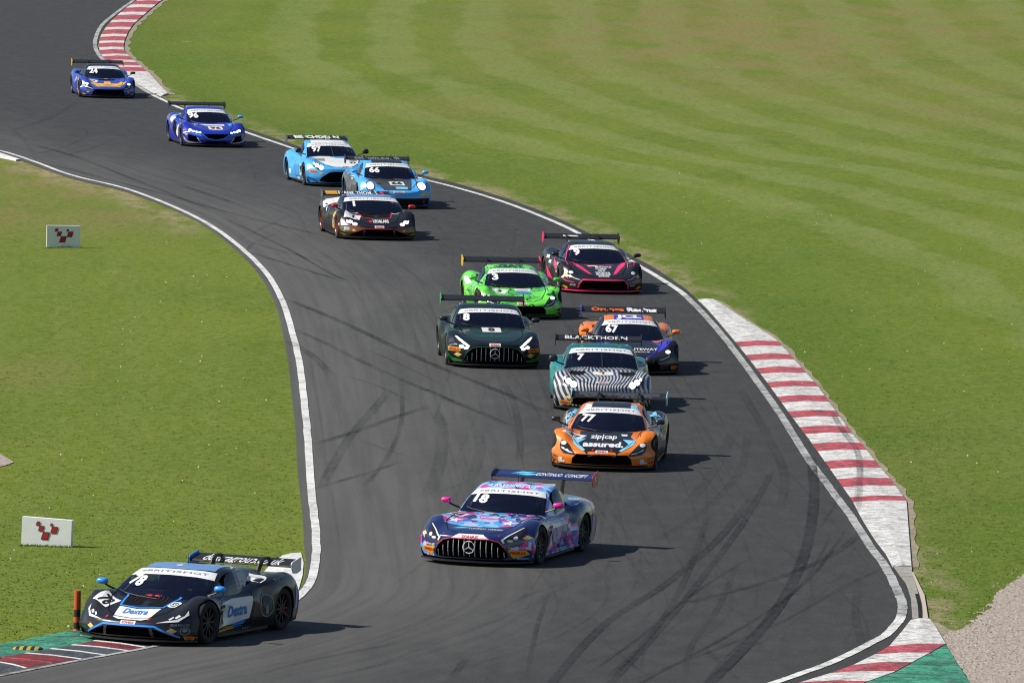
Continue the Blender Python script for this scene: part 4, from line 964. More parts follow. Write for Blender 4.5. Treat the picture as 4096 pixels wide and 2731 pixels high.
LAMPS = {
 'teardrop': dict(house=[(.83, .555), (.855, .47), (.83, .38), (.76, .315), (.51, .30), (.58, .385), (.66, .47), (.74, .54)],
                  lit=[('e', (.775, .50, .055, .036)), ('p', [(.815, .435), (.80, .405), (.66, .345), (.57, .33), (.58, .345), (.69, .375)], 1)], dim=[('e', (.775, .50, .055, .036)), ('p', [(.815, .435), (.80, .405), (.66, .345), (.57, .33), (.58, .345), (.69, .375)])]),
 'wedge': dict(house=[(.84, .53), (.865, .47), (.76, .375), (.48, .355), (.62, .42), (.72, .49)], lit=[('e', (.74, .455, .065, .04)), ('e', (.63, .405, .065, .036)), ('p', [(.80, .50), (.835, .50), (.82, .44), (.77, .42)])],
               dim=[('p', [(.845, .535), (.875, .47), (.77, .37), (.46, .345), (.60, .375), (.745, .40), (.825, .46)]), ('p', [(.74, .47), (.78, .45), (.73, .41), (.70, .425)]), ('p', [(.67, .44), (.69, .43), (.65, .39), (.62, .40)])]),
 'arrow': dict(house=[(.87, .565), (.80, .58), (.70, .525), (.42, .475), (.44, .435), (.72, .455), (.85, .48)], lit=[('e', (.80, .525, .055, .036)), ('e', (.715, .495, .045, .026)), ('e', (.615, .478, .045, .024)), ('e', (.515, .462, .045, .022))], dim=[]),
 'longnose': dict(house=[(.865, .67), (.81, .67), (.66, .56), (.535, .48), (.58, .385), (.78, .44), (.89, .58)], lit=[('p', [(.855, .665), (.815, .662), (.66, .552), (.545, .48), (.575, .455), (.68, .515), (.78, .585)]), ('e', (.63, .435, .05, .028)), ('e', (.725, .465, .052, .034))],
                  dim=[('p', [(.85, .66), (.82, .655), (.545, .475), (.585, .405), (.61, .42), (.585, .47), (.66, .53)]), ('e', (.69, .455, .05, .022)), ('e', (.77, .50, .035, .03))]),
 'coupe': dict(house=[(.80, .70), (.70, .70), (.58, .62), (.55, .53), (.62, .49), (.74, .52), (.83, .60)], lit=[('e', (.725, .62, .062, .058)), ('e', (.62, .565, .07, .062)), ('e', (.80, .675, .022, .03))], dim=[]),
 'roundlamp': dict(house=ell2d(.745, .63, .135, .125), lit=[('e', (.745, .63, .105, .10))], dim=[]),
}

# where each car stands: the measured ground point under one front corner, and its heading
def place(kind, corner, px, heading, xf=None):
    """corner: 'l'/'r' as seen by the camera; heading: 0 = towards the camera, positive turns right"""
    rz = -PI / 2 + heading; x, y = at(*px); row = MODELS[kind]['rows'][0]; lx = row[0] - row[1] + .03; ly = -1.01 if corner == 'l' else 1.01
    c, s_ = math.cos(rz), math.sin(rz); return (x - (lx * c - ly * s_), y - (lx * s_ + ly * c)), rz

# ------------------------------------------------------------------ patterned paints
def camo_mat():
    w = N('camouflage_paint'); c = w.coord(); d = w.n('TexNoise', i_Scale=3.2, i_Detail=1.0); w.l(c, d.inputs[0])
    add_ = w.n('VectorMath', operation='MULTIPLY_ADD'); w.l(d.outputs['Color'], add_.inputs[0]); add_.inputs[1].default_value = (.26,) * 3; w.l(c, add_.inputs[2])
    v = w.n('TexVoronoi', i_Scale=7.0); w.l(add_.outputs[0], v.inputs[0]); s = w.n('SeparateColor'); w.l(v.outputs['Color'], s.inputs[0])
    r = w.n('ValToRGB'); r.color_ramp.interpolation = 'CONSTANT'; w.l(s.outputs[0], r.inputs[0]); e = r.color_ramp.elements
    pal = [(0, (.012, .025, .13)), (.16, (.78, .035, .34)), (.38, (.10, .42, .90)), (.58, (.52, .60, .92)), (.76, (.03, .11, .48)), (.86, (.28, .64, 1.0))]
    e[0].position = 0; e[0].color = (*pal[0][1], 1); e[1].position = pal[1][0]; e[1].color = (*pal[1][1], 1)
    for p, q in pal[2:]:
        k = e.new(p); k.color = (*q, 1)
    w.base(r.outputs[0], .3); w.b.inputs['Coat Weight'].default_value = .8; w.b.inputs['Coat Roughness'].default_value = .06; return w.m
def zebra_mat(teal):
    w = N('striped_paint'); c = w.n('TexCoord').outputs['Object']; sx = w.n('SeparateXYZ'); w.l(c, sx.inputs[0]); x, y, z = sx.outputs
    n = w.noise(c, 1.5, 1); ay = w.math('ABSOLUTE', y)
    ph = w.math('ADD', w.math('ADD', w.math('MULTIPLY', y, 84), w.math('MULTIPLY', x, 10)), w.math('MULTIPLY', w.math('SINE', w.math('ADD', w.math('MULTIPLY', x, 2.6), w.math('MULTIPLY', y, 2.0))), 9))
    ph = w.math('ADD', w.math('ADD', ph, w.math('MULTIPLY', z, 22)), w.math('MULTIPLY', n, 14)); s = w.ramp(w.math('SINE', ph), -.05, .25)
    col = w.mix(s, (.030, .032, .04), (.56, .57, .61)); m = w.ramp(w.math('SUBTRACT', x, w.math('MULTIPLY', z, .3)), .38, .40)
    w.base(w.mix(m, teal, col), .3); w.b.inputs['Coat Weight'].default_value = .8; w.b.inputs['Coat Roughness'].default_value = .06; return w.m
def shard_mat(a, b, d):
    w = N('shard_paint'); c = w.coord((1, 1, 1.6)); dn = w.n('TexNoise', i_Scale=2.0); w.l(c, dn.inputs[0]); ad = w.n('VectorMath', operation='MULTIPLY_ADD'); w.l(dn.outputs['Color'], ad.inputs[0]); ad.inputs[1].default_value = (.5,) * 3; w.l(c, ad.inputs[2])
    v = w.n('TexVoronoi', i_Scale=3.4, distance='MANHATTAN'); w.l(ad.outputs[0], v.inputs[0]); s = w.n('SeparateColor'); w.l(v.outputs['Color'], s.inputs[0])
    col = w.mix(w.ramp(s.outputs[0], .70, .72), a, b); v2 = w.n('TexVoronoi', i_Scale=2.6, feature='DISTANCE_TO_EDGE'); w.l(ad.outputs[0], v2.inputs[0])
    m = w.math('MULTIPLY', w.ramp(v2.outputs[0], .045, .035), w.ramp(s.outputs[1], .5, .52)); col = w.mix(m, col, d)
    w.base(col, .3); w.b.inputs['Coat Weight'].default_value = .8; w.b.inputs['Coat Roughness'].default_value = .06; return w.m
def flip_paint(a, b, name='green_tint_paint'):
    """dark paint with a coloured metallic lustre at glancing light"""
    w = N(name); lw = w.n('LayerWeight', i_Blend=.35); w.base(w.mix(w.ramp(lw.outputs['Facing'], .45, .95), a, b), .32); w.b.inputs['Metallic'].default_value = .15
    w.b.inputs['Coat Weight'].default_value = .4; w.b.inputs['Coat Roughness'].default_value = .05; return w.m

TEAL = (.0, .20, .21)
M_CAMO = camo_mat(); M_ZEBRA = zebra_mat(TEAL); M_SHARD = shard_mat((.17, .78, .06), (.08, .50, .05), (.01, .06, .012)); M_TEAL = paint((.0, .12, .13))
P_BLACK = paint((.013, .014, .017), .3, .9); P_NAVY = paint((.012, .022, .115), .28, 1.0); P_ORANGE = paint((.82, .20, .012), .32, .7); P_SKY = paint((.075, .42, .90), .3, .7); P_BLUE = paint((.03, .30, .95), .35, .6)
P_PINK = paint((.85, .03, .14), .4, .4); P_GREEND = flip_paint((.004, .006, .009), (.004, .04, .010)); P_VIOLET = paint((.035, .03, .42), .3, .8); P_ROYAL = paint((.012, .025, .42), .3, .9); P_MID = paint((.03, .075, .46), .32, .8)
P_GOLD = paint((.95, .47, .015), .35, .5); P_OLIVE = paint((.14, .11, .008), .35, .5); P_RED = paint((.55, .015, .03), .35, .5); P_LBLUE = paint((.22, .62, .90), .35, .5); P_GREY = paint((.10, .10, .11), .35, .6); P_MAG = paint((.80, .02, .30), .35, .6)
T_BLUE = plain((.03, .20, .60), .5, 'blue_print'); T_RED = plain((.62, .02, .04), .5, 'red_print'); T_ORANGE = plain((.75, .12, .01), .5, 'orange_print'); T_GREY = plain((.05, .055, .07), .5, 'dark_print'); T_CYAN = plain((.12, .55, .75), .5, 'cyan_print'); T_DIM = plain((.22, .25, .27), .5, 'dim_print'); T_GREEN = plain((.015, .06, .045), .5, 'green_print')
M_BADGE = plain((.10, .075, .06), .4, 'brown_badge')

# ------------------------------------------------------------------ the cars: (model, corner seen, measured ground point, heading)
POS = {
 78: ('wedge', 'r', (-5.268, 148.51, 0), -.4205), 18: ('longnose', 'r', (2124, 2268), -.288), 77: ('teardrop', 'l', (2213, 1872), -.085), 7: ('coupe', 'l', (2222, 1640), .02), 67: ('teardrop', 'r', (2704, 1500), .05),
 8: ('longnose', 'l', (1797, 1466), .072), 3: ('teardrop', 'r', (2238, 1277), .125), 9: ('teardrop', 'r', (2556, 1176), .13), 1: ('wedge', 'l', (1363, 957), .175), 66: ('roundlamp', 'r', (1712, 836), .16),
 97: ('coupe', 'l', (1227, 745), .21), 96: ('arrow', 'l', (734, 587), .19), 24: ('teardrop', 'l', (320, 391), .147)}
CARS = {}
def add(n, label, base, **kw):
    kind, co, px, hd = POS[n]; loc, rz = place(kind, co, px, hd) if len(px) == 2 else (px[:2], -PI / 2 + hd); CARS[n] = Car(kind, 'race_car', label, loc, rz, base, **kw); return CARS[n]

def plate(c, name, view, cx, cy, w, h, mat=M_WHITEP, off=.006, rot=0., **kw):
    P = [(-w / 2, -h / 2), (w / 2, -h / 2), (w / 2, h / 2), (-w / 2, h / 2)]; cr, sr = math.cos(rot), math.sin(rot)
    P = [(a * cr - b * sr, a * sr + b * cr) for a, b in P]
    if view in ('top', 'wingtop'): P = [(cx + a, cy - b) for a, b in P]
    elif view == 'left': P = [(cx - a, cy + b) for a, b in P]
    else: P = [(cx + a, cy + b) for a, b in P]
    return c.deco(name, view, P, mat, off, **kw)
def polish_plate(c, view, at_, w=.30, h=.055):
    p = plate(c, 'sponsor_plate', view, *at_, w, h); c.txt('SONAX', view, at_, h * .55, T_RED, w * .8, .04, off=.012, parent=p)
def tyre_patch(c, y, z, w=.26, h=.09, both=True, mat=None):
    for s in ((1, -1) if both else (1,)):
        p = plate(c, 'tyre_sticker', 'front', s * y, z, w, h, mat or M_YELLOW); c.txt('PIRELLI', 'front', (s * y, z), h * .5, T_RED, w * .8, .05, off=.012, parent=p)
def diamond(c, y, z, s=.085):
    for k in (1, -1):
        p = c.deco('fuel_emblem', 'front', [(k * y - s * .55, z + s * .75), (k * y - s * .25, z + s * .75), (k * y + s * .55, z - s * .75), (k * y + s * .25, z - s * .75)], T_RED, .006)
        c.deco('emblem_diamond', 'front', [(k * y - s, z), (k * y, z - s * .55), (k * y + s, z), (k * y, z + s * .55)], plain((.72, .55, .18), .5, 'pale_yellow_print'), .010, p)
def grille_bars(c, ylim, zfun, n, mat=M_CHROME, r=.007):
    for i in range(n):
        y = -ylim + 2 * ylim * i / (n - 1); z0, z1 = zfun(y)
        pts = [Vector(ray(c.M['bvh_body'], 'front', y, z)[0]) - Vector((.015, 0, 0)) for z in np.linspace(z0, z1, 5)]
        bm = bmesh.new(); tube(bm, pts, r, 4); c.part('grille_bar', bm_mesh('grille_bar', bm), mat)
def star(c, z=.33, r=.105):
    p0 = ray(c.M['bvh_body'], 'front', 0, z)[0]; bm = bmesh.new(); x = p0.x + .012
    tube(bm, [(x, r * math.cos(t), z + r * math.sin(t)) for t in np.linspace(0, 2 * PI, 25)], .0085, 5)
    for k in range(3):
        a = PI / 2 + k * 2 * PI / 3; R_ = Matrix.Translation((x, r * .5 * math.cos(a), z + r * .5 * math.sin(a))) @ Matrix.Rotation(a, 4, 'X')
        q = bmesh.ops.create_cube(bm, size=1, matrix=R_ @ Matrix.Diagonal((.012, r, .018, 1)))['verts']
        for v in q:
            l = (R_.inverted() @ v.co)
            if l.y > 0: v.co = R_ @ Vector((l.x, l.y, l.z * .25))
    c.part('star_badge', bm_mesh('star_badge', bm, 40), plain((.78, .78, .8), .15, 'chrome_badge', .9))
    bm = bmesh.new(); ev = [bm.verts.new((x - .02, .085 * math.cos(t), z + .085 * math.sin(t))) for t in np.linspace(0, 2 * PI, 20, endpoint=False)]; bm.faces.new(ev); c.part('badge_backing', bm_mesh('badge_backing', bm), M_DARK)
def hood_slot(c, poly, mat=M_DARK, name='bonnet_vent'):
    c.both(name, 'top', poly, mat, .005)
def lip_line(c, pts, mat, w=.026, name='accent_stripe', view='front'):
    return c.deco(name, view, path2d(pts, w), mat, .007)
def arch_zf(y):
    t = abs(y) / .62; return (.165, .458 - .0 if t < .58 else max(.20, .458 - (t - .58) * .52))

# ---- black car with blue accents, near left, cutting the kerb
c = add(78, 'black race car with bright blue accents and number 78 cutting across the near left kerb', P_BLACK, lamp='dim', mirror=P_BLUE, scale=1.05, end={'end_r': P_BLUE, 'end_l': M_WHITEP}, wheel=M_RIM)
c.number('78', -1.55, .92, .135, -.10)
hood_slot(c, [(.05, 1.52), (.33, 1.56), (.44, 1.20), (.10, 1.16)])
for k in (1, -1):
    for t in (.12, .19, .26):
        c.deco('vent_fin', 'top', path2d([(k * t, 1.20), (k * (t + .03), 1.36), (k * t, 1.48)], .022, .3), M_RIM, .012)
lip_line(c, [(-.46, 1.14), (-.37, 1.60), (-.02, 1.66), (.37, 1.60), (.46, 1.14)], P_BLUE, .035, view='top')
p = c.deco('sponsor_panel', 'top', [(-.36, 1.64), (-.02, 1.70), (.36, 1.64), (.31, 1.98), (.20, 2.03), (-.20, 2.03), (-.31, 1.98)], M_WHITEP, .005); c.txt('Dextra', 'top', (0, 1.79), .15, T_BLUE, .42, .02, off=.011, parent=p)
p = plate(c, 'number_plate', 'top', -.66, 1.50, .36, .30, rot=-.5); c.txt('78', 'top', (-.66, 1.52), .21, M_INK, .22, .035, -.5, off=.011, parent=p)
c.deco('emblem_ring', 'top', ring2d(.50, 1.46, .075, .115), M_WHITEP, .006); c.txt('LD', 'top', (.50, 1.46), .07, M_WHITEP, None, .05)
lip_line(c, [(-.80, .135), (-.44, .297), (.44, .297), (.80, .135)], P_BLUE, .028); polish_plate(c, 'front', (0, .335), .26, .045)
for y in (-.42, .32): c.deco('tow_marker', 'front', ell2d(y, .395, .022, .018, 8), M_RED, .008)
diamond(c, .70, .235, .075)
p = plate(c, 'tyre_sticker', 'front', .93, .125, .17, .055, M_YELLOW); c.txt('PIRELLI', 'front', (.93, .125), .03, T_RED, .14, .05, off=.012, parent=p)
c.txt('EDM POWER', 'front', (.80, .325), .032, T_DIM, .24, .02); c.deco('emblem_ring', 'front', ring2d(.87, .235, .05, .062), T_DIM, .006); c.deco('tree_emblem', 'front', ell2d(.87, .245, .032, .026, 10), T_DIM, .007)
P = c.deco('door_panel', 'left', [(.90, .20), (.80, .565), (.25, .615), (-.42, .61), (-.36, .45), (-.30, .27), (.2, .225)], M_WHITEP, .005, label='white door panel with blue lettering')
c.txt('78', 'left', (.72, .36), .20, M_INK, .24, .05, .04, off=.011, parent=P); c.txt('Dextra', 'left', (.10, .43), .17, T_BLUE, .62, .035, .02, off=.011, parent=P); plate(c, 'number_header', 'left', .70, .53, .26, .05, M_INK, .010)
c.deco('sill_stripe', 'left', [(.86, .13), (.86, .18), (.25, .20), (.15, .15)], P_GOLD, .006); c.deco('sill_stripe', 'left', [(.22, .155), (.26, .215), (-.20, .25), (-.10, .17)], P_BLUE, .006)
c.deco('emblem_ring', 'left', ring2d(-.78, .43, .16, .18, 28), T_DIM, .006); c.deco('tree_emblem', 'left', ell2d(-.78, .47, .11, .10, 18), T_GREEN, .007); c.deco('tree_trunk', 'left', [(-.74, .30), (-.76, .44), (-.80, .44), (-.82, .30)], T_DIM, .009)
c.txt('FORTIS', 'left', (-1.22, .80), .06, T_DIM, .30, .02, .06); c.txt('POWER UNIT', 'left', (-1.30, .73), .03, T_DIM, .26, .01, .06); c.txt('PIRELLI', 'left', (-.3, .112), .025, M_WHITEP, .3, .01)
c.deco('tail_flash', 'left', [(-1.80, .30), (-1.80, .68), (-1.93, .66), (-1.93, .30)], P_BLUE, .006); c.deco('haunch_stripe', 'left', [(-.60, .82), (-.95, .90), (-1.05, .86), (-.75, .78)], M_WHITEP, .006); c.txt('dextragroup.co.uk', 'wing', (0, .995), .07, M_WHITEP, 1.38, .012, shear=.25, off=.006)
M_ROOFB = paint((.14, .29, .58), .35, .6); c.deco('roof_panel', 'top', [(-.60, .26), (-.3, .34), (0, .36), (.3, .34), (.60, .26), (.55, -.62), (-.55, -.62)], M_ROOFB, .005); c.deco('roof_emblem', 'top', ell2d(-.05, .18, .06, .05, 12), plain((.7, .5, .6), .5, 'pink_print'), .010); plate(c, 'cowl_emblem', 'top', 0, 1.20, .28, .035, T_RED); c.deco('roof_scoop', 'top', [(-.16, -.20), (.16, -.20), (.24, -.62), (-.24, -.62)], M_DARK, .012)
for k in (1, -1): c.deco('rim_flash', 'left', path2d([(-1.49, .20), (-1.30, .30), (-1.27, .44)], .02), T_RED, .03)

# ---- camouflage car, second in line
c = add(18, 'pink and light blue camouflage race car with number 18, second in the line', P_NAVY, roof=M_CAMO, lamp='dim', mirror=P_MAG, end={'end_l': paint((.5, .02, .11), .4, .4), 'end_r': P_NAVY}, wing=P_NAVY)
c.number('18', -1.45, .92, .13, -.06)
c.deco('camouflage_wrap', 'top', [(-.86, 1.0), (-.84, 1.32), (-.68, 1.66), (-.34, 1.82), (0, 1.86), (.34, 1.82), (.68, 1.66), (.84, 1.32), (.86, 1.0), (.88, .66), (.82, .48), (.5, .64), (0, .72), (-.5, .64), (-.82, .48), (-.88, .66)], M_CAMO, .004)
for k, v in ((1, 'left'), (-1, 'right')):
    c.deco('camouflage_wrap', v, [(.96, .14), (.94, .60), (.30, .665), (-.78, .69), (-.86, .56), (-.93, .42), (-.96, .14)], M_CAMO, .004); c.deco('camouflage_wrap', v, [(-.80, .69), (-1.0, .84), (-1.45, .90), (-1.75, .80), (-1.74, .30), (-2.1, .30), (-2.15, .86), (-1.6, .91), (-.9, .9)], M_CAMO, .004)
    c.deco('camouflage_wrap', 'front', [(k * u, z) for u, z in [(1.01, .12), (1.01, .50), (.93, .47), (.86, .38), (.70, .33), (.69, .13)]][::k], M_CAMO, .004); c.deco('camouflage_wrap', v, [(1.74, .40), (1.78, .14), (2.05, .14), (2.0, .42), (1.85, .50)], M_CAMO, .004)
p = plate(c, 'number_plate', 'left', .70, .42, .38, .30, off=.008); c.txt('18', 'left', (.70, .41), .24, M_INK, .28, .045, off=.013, parent=p); plate(c, 'number_header', 'left', .70, .585, .34, .05, M_INK, .008)
c.txt('A BATHING APE', 'left', (-.05, .50), .085, M_WHITEP, .62, .02); c.txt('"A BATHING APE"', 'cab', (0, 2.35), .22, M_WHITEP, 3.4, .03)
p = plate(c, 'number_plate', 'top', -.62, 1.0, .34, .22, rot=-.35); c.txt('18', 'top', (-.62, 1.0), .14, M_INK, .22, .05, -.35, off=.011, parent=p)
for y, x, r in ((-.55, 1.45, .13), (.45, 1.50, .15)): c.deco('star_print', 'top', [(y + r * (1 if i % 2 == 0 else .42) * math.sin(i * PI / 5), x - r * 1.25 * (1 if i % 2 == 0 else .42) * math.cos(i * PI / 5)) for i in range(10)], M_WHITEP, .008)
c.deco('bonnet_badge', 'top', ell2d(0, .95, .075, .05, 12), M_BADGE, .008); c.txt('A BATHING APE', 'top', (.05, 1.18), .09, M_WHITEP, .55, .02, off=.009)
c.txt('CONTINUO  CONCEPT', 'top', (.18, 1.98), .075, M_WHITEP, .62, .01); c.deco('swirl_print', 'top', [(-.42, 1.93), (-.22, 1.88), (-.10, 1.90), (-.26, 1.94), (-.12, 1.97), (-.34, 2.0), (-.46, 1.98), (-.28, 1.96)], T_CYAN, .007)
p = c.deco('sponsor_plate', 'front', [(-.36, .472), (-.22, .545), (.22, .545), (.36, .472)], M_WHITEP, .006); c.txt('SONAX', 'front', (0, .505), .035, T_RED, .30, .03, off=.011, parent=p)
lip_line(c, [(-.63, .34), (-.50, .438), (-.36, .474), (.36, .474), (.50, .438), (.63, .34)], P_PINK, .012)
for k in (1, -1):
    p = c.deco('tyre_sticker', 'front', [(k * u, z) for u, z in [(.66, .31), (.93, .29), (.99, .22), (.74, .145), (.69, .22)]][::k], M_YELLOW, .008); c.txt('PIRELLI', 'front', (k * .80, .25), .045, T_RED, .22, .05, off=.013, parent=p)
    c.txt('"A BATHING APE"', 'front', (k * .80, .335), .028, M_WHITEP, .28, .02); c.deco('tow_marker', 'front', ell2d(k * .50, .53, .014, .012, 8), M_RED, .009)
diamond(c, .93, .50, .07); grille_bars(c, .60, arch_zf, 13); star(c)
c.txt('CONTINUO  CONCEPT', 'wing', (.32, 1.24), .035, M_WHITEP, .95, .015, off=.006); c.deco('swirl_print', 'wing', [(-.62, 1.235), (-.45, 1.265), (-.15, 1.262), (-.35, 1.25), (-.05, 1.235), (-.30, 1.218), (-.50, 1.222), (-.30, 1.242)], T_CYAN, .006)
c.part('endplate_star', mesh('endplate_star', [(-2.20 + .06 * (1 if i % 2 == 0 else .42) * math.sin(i * PI / 5), c.M['wing']['w'] + .019, 1.22 + .06 * (1 if i % 2 == 0 else .42) * math.cos(i * PI / 5)) for i in range(10)], [tuple(range(10))]), M_WHITEP, c.wing)

# ---- orange, black and light blue car
c = add(77, 'orange and black race car with light blue flashes and number 77, behind the camouflage car', P_ORANGE, roof=P_ORANGE, mirror=P_BLACK, end=P_LBLUE, lamp='dim')
c.number('77', -1.50, .88, .125, -.02, .29, .25)
c.deco('bonnet_wrap', 'top', [(-.26, 2.19), (-.40, 2.08), (-.64, 1.64), (-.50, 1.32), (-.52, .92), (.52, .92), (.50, 1.32), (.64, 1.64), (.40, 2.08), (.26, 2.19)], P_BLACK, .004)
c.both('flash', 'top', [(.64, 1.56), (.36, 1.47), (.50, 1.76), (.33, 2.09), (.39, 2.10), (.58, 1.80)], P_LBLUE, .007)
p = c.deco('number_plate', 'top', [(-.84, 1.50), (-.66, 1.22), (-.36, 1.30), (-.50, 1.58)], M_WHITEP, .007); c.txt('77', 'top', (-.60, 1.41), .13, M_INK, .22, .05, -.3, off=.012, parent=p)
c.txt('zip|cap', 'top', (-.02, 1.32), .25, M_WHITEP, .52, .025); c.deco('tag_print', 'top', [(.30, 1.14), (.43, 1.14), (.43, 1.26), (.33, 1.26)], M_WHITEP, .008); c.txt('assured.', 'top', (0, 1.78), .27, M_WHITEP, .80, .045)
polish_plate(c, 'front', (.0, .375), .24, .045); c.txt('OPTIMUM', 'front', (0, .333), .025, T_ORANGE, .34, .04)
for k in (1, -1):
    c.txt('a.', 'front', (k * .80, .215), .12, M_WHITEP, .14, .05); c.deco('tow_marker', 'front', ell2d(k * .18, .405, .02, .016, 8), M_RED, .009)
    for z in (.26, .17): c.deco('corner_fin', 'front', [(k * u, v) for u, v in [(1.01, z + .03), (1.01, z), (.86, z - .03), (.93, z + .01)]][::k], P_GREY, .008)
tyre_patch(c, .95, .12, .12, .05)
c.deco('roof_wrap', 'top', [(-.40, .10), (.40, .10), (.34, -.9), (-.34, -.9)], P_BLACK, .006); c.both('roof_flash', 'top', [(.40, .12), (.55, .02), (.50, -.30), (.38, -.20)], P_LBLUE, .007); c.deco('roof_flash', 'top', [(-.40, .12), (-.55, .02), (-.50, -.30), (-.38, -.20)], M_WHITEP, .009)
for k, v in ((1, 'left'), (-1, 'right')):
    c.deco('flank_wrap', v, [(.93, .14), (.90, .62), (.2, .66), (-.6, .72), (-1.0, .90), (-1.4, .95), (-1.9, .90), (-2.2, .80), (-2.2, .25), (-1.76, .3), (-1.74, .6), (-1.37, .76), (-1.0, .6), (-.98, .14)], P_GREY, .004)
    c.both('haunch_wrap', 'top', [(.62, -.60), (1.02, -.80), (1.06, -1.9), (.6, -1.9)], P_BLACK, .005) if k > 0 else None
    c.deco('flash', v, [(-.45, .70), (-.80, .84), (-1.05, .88), (-.80, .74), (-.55, .60)], P_LBLUE, .007); p = plate(c, 'number_plate', v, .62, .42, .34, .28); c.txt('77', v, (.62, .42), .2, M_INK, .26, .05, off=.011, parent=p)
c.both('flash', 'top', [(.58, -.70), (.86, -.95), (.80, -1.3), (.62, -1.0)], P_LBLUE, .009)
c.txt('OPTIMUM', 'wing', (0, 1.15), .07, T_GREY, 1.42, .06, shear=.35, off=.006); plate(c, 'wing_band', 'wing', 0, 1.152, 1.62, .075, plain((.05, .056, .064), .45, 'grey_band'), .003)

# ---- zebra car with teal flanks
c = add(7, 'race car with wavy black and white stripes, teal flanks and number 7, behind orange car', M_ZEBRA, roof=M_TEAL, end=M_CARBON)
c.number('7', -1.5, .9, .12); hood_slot(c, [(.42, 1.50), (.72, 1.46), (.66, 1.10), (.34, 1.16)]); p = plate(c, 'number_plate', 'top', .02, 1.32, .42, .30); c.txt('7', 'top', (.02, 1.30), .17, M_INK, None, .03, shear=-.3, off=.011, parent=p); plate(c, 'plate_strip', 'top', .02, 1.50, .28, .05, P_GOLD, .008)
polish_plate(c, 'top', (0, 2.02), .24, .07); c.deco('maker_badge', 'top', ell2d(0, 2.13, .11, .03, 12), plain((.25, .26, .29), .4, 'grey_badge'), .008); diamond(c, .70, .30, .085); tyre_patch(c, .78, .185, .24, .085)
for k, v in ((1, 'left'), (-1, 'right')):
    p = plate(c, 'number_plate', v, .55, .42, .34, .28); c.txt('7', v, (.55, .42), .2, M_INK, None, .05, off=.011, parent=p)
c.txt('BLACKTHORN', 'wing', (-.05, 1.26), .05, M_WHITEP, 1.35, .02, off=.006); pass
for k in (1, -1): c.deco('roof_marker', 'top', ell2d(k * .40, -.25, .035, .03, 8), plain((.02, .5, .15), .5, 'green_marker'), .008)

# ---- orange and violet car behind the zebra car
c = add(67, 'violet and orange race car with number 67, half hidden behind the wavy striped car', P_BLACK, roof=P_BLACK, mirror=P_ORANGE, end={'end_r': P_VIOLET, 'end_l': M_CARBON})
c.number('67', -1.5, .9, .14, 0, .30)
c.deco('bonnet_wrap', 'top', [(-.80, .95), (-.5, .90), (.5, .90), (.62, 1.1), (.80, .95), (.95, 1.30), (.78, 1.62), (.55, 1.80), (.30, 2.12), (-.30, 2.12), (-.55, 1.80), (-.78, 1.62), (-.95, 1.30)], P_VIOLET, .004)
c.deco('bonnet_panel', 'top', [(-.42, .93), (.42, .93), (.60, 1.45), (.42, 1.85), (.25, 2.1), (-.25, 2.1), (-.42, 1.85), (-.60, 1.45)], P_BLACK, .007); c.both('flash', 'top', [(.46, .92), (.78, .90), (.70, 1.06), (.52, 1.10)], P_ORANGE, .009); c.txt('ROUTEWAY', 'top', (.16, 1.62), .13, M_WHITEP, .80, .02, off=.011); c.txt('GROUP', 'top', (.20, 1.80), .06, M_WHITEP, .36, .02, off=.011)
c.both('roof_flash', 'top', [(.34, .04), (.56, -.06), (.50, -.8), (.32, -.85)], P_ORANGE, .008); c.deco('roof_wrap', 'top', [(-.36, .08), (.36, .08), (.32, -.9), (-.32, -.9)], P_VIOLET, .006); c.txt('JCL', 'cab', (0, 2.55), .55, M_WHITEP, 2.2, .06, off=.012)
c.both('haunch_wrap', 'top', [(.60, -.40), (.96, -.55), (1.06, -1.0), (1.07, -1.9), (.55, -1.9)], P_ORANGE, .005)
for v in ('left', 'right'): c.deco('haunch_wrap', v, [(-.55, .60), (-.75, .78), (-1.2, .96), (-1.9, .92), (-2.2, .8), (-2.2, .5), (-1.78, .5), (-1.4, .74), (-1.0, .60), (-.8, .45)], P_ORANGE, .006)
tyre_patch(c, .93, .16, .16, .07, mat=P_GOLD); polish_plate(c, 'front', (0, .375), .24, .045); c.txt('Orange', 'wing', (-.36, 1.15), .055, T_ORANGE, .75, .04, off=.006); c.txt('Racing', 'wing', (.42, 1.15), .06, M_WHITEP, .68, .06, off=.006); c.both('lip_mark', 'front', [(.20, .35), (.34, .35), (.34, .33), (.20, .33)], P_ORANGE, .008)

# ---- dark green car
c = add(8, 'very dark green race car with barred grille and number 8 on a white bonnet plate', P_GREEND, lamp='lit', mirror=M_CARBON, end={'end_r': paint((.03, .45, .08)), 'end_l': M_CARBON}, scale=1.045)
c.number('8', -1.75, .86, .14); p = plate(c, 'number_plate', 'top', .0, 1.02, .42, .50); c.txt('8', 'top', (0, 1.02), .32, M_INK, .15, .045, off=.011, parent=p)
gl = paint((.01, .16, .035), .4, .5); lip_line(c, [(-.42, .72), (-.24, 1.32), (.24, 1.32), (.42, .72)], gl, .016, view='top'); lip_line(c, [(.78, .5), (.74, 1.3), (.58, 1.78), (-.55, 1.78)], gl, .012, view='top'); c.txt('CAPITALGROUP', 'top', (0, 1.70), .09, gl, .80, .02)
lip_line(c, [(-.66, .24), (-.62, .34), (-.50, .438), (-.36, .474), (.36, .474), (.50, .438), (.62, .34), (.66, .24)], gl, .010); polish_plate(c, 'front', (0, .515), .25, .06); grille_bars(c, .60, arch_zf, 13); star(c)
tyre_patch(c, .88, .40, .26, .085); diamond(c, .80, .285, .085); c.both('corner_wrap', 'front', [(1.0, .14), (1.01, .30), (.92, .22), (.70, .17), (.72, .13)], paint((.02, .30, .05), .3, .8), .006)
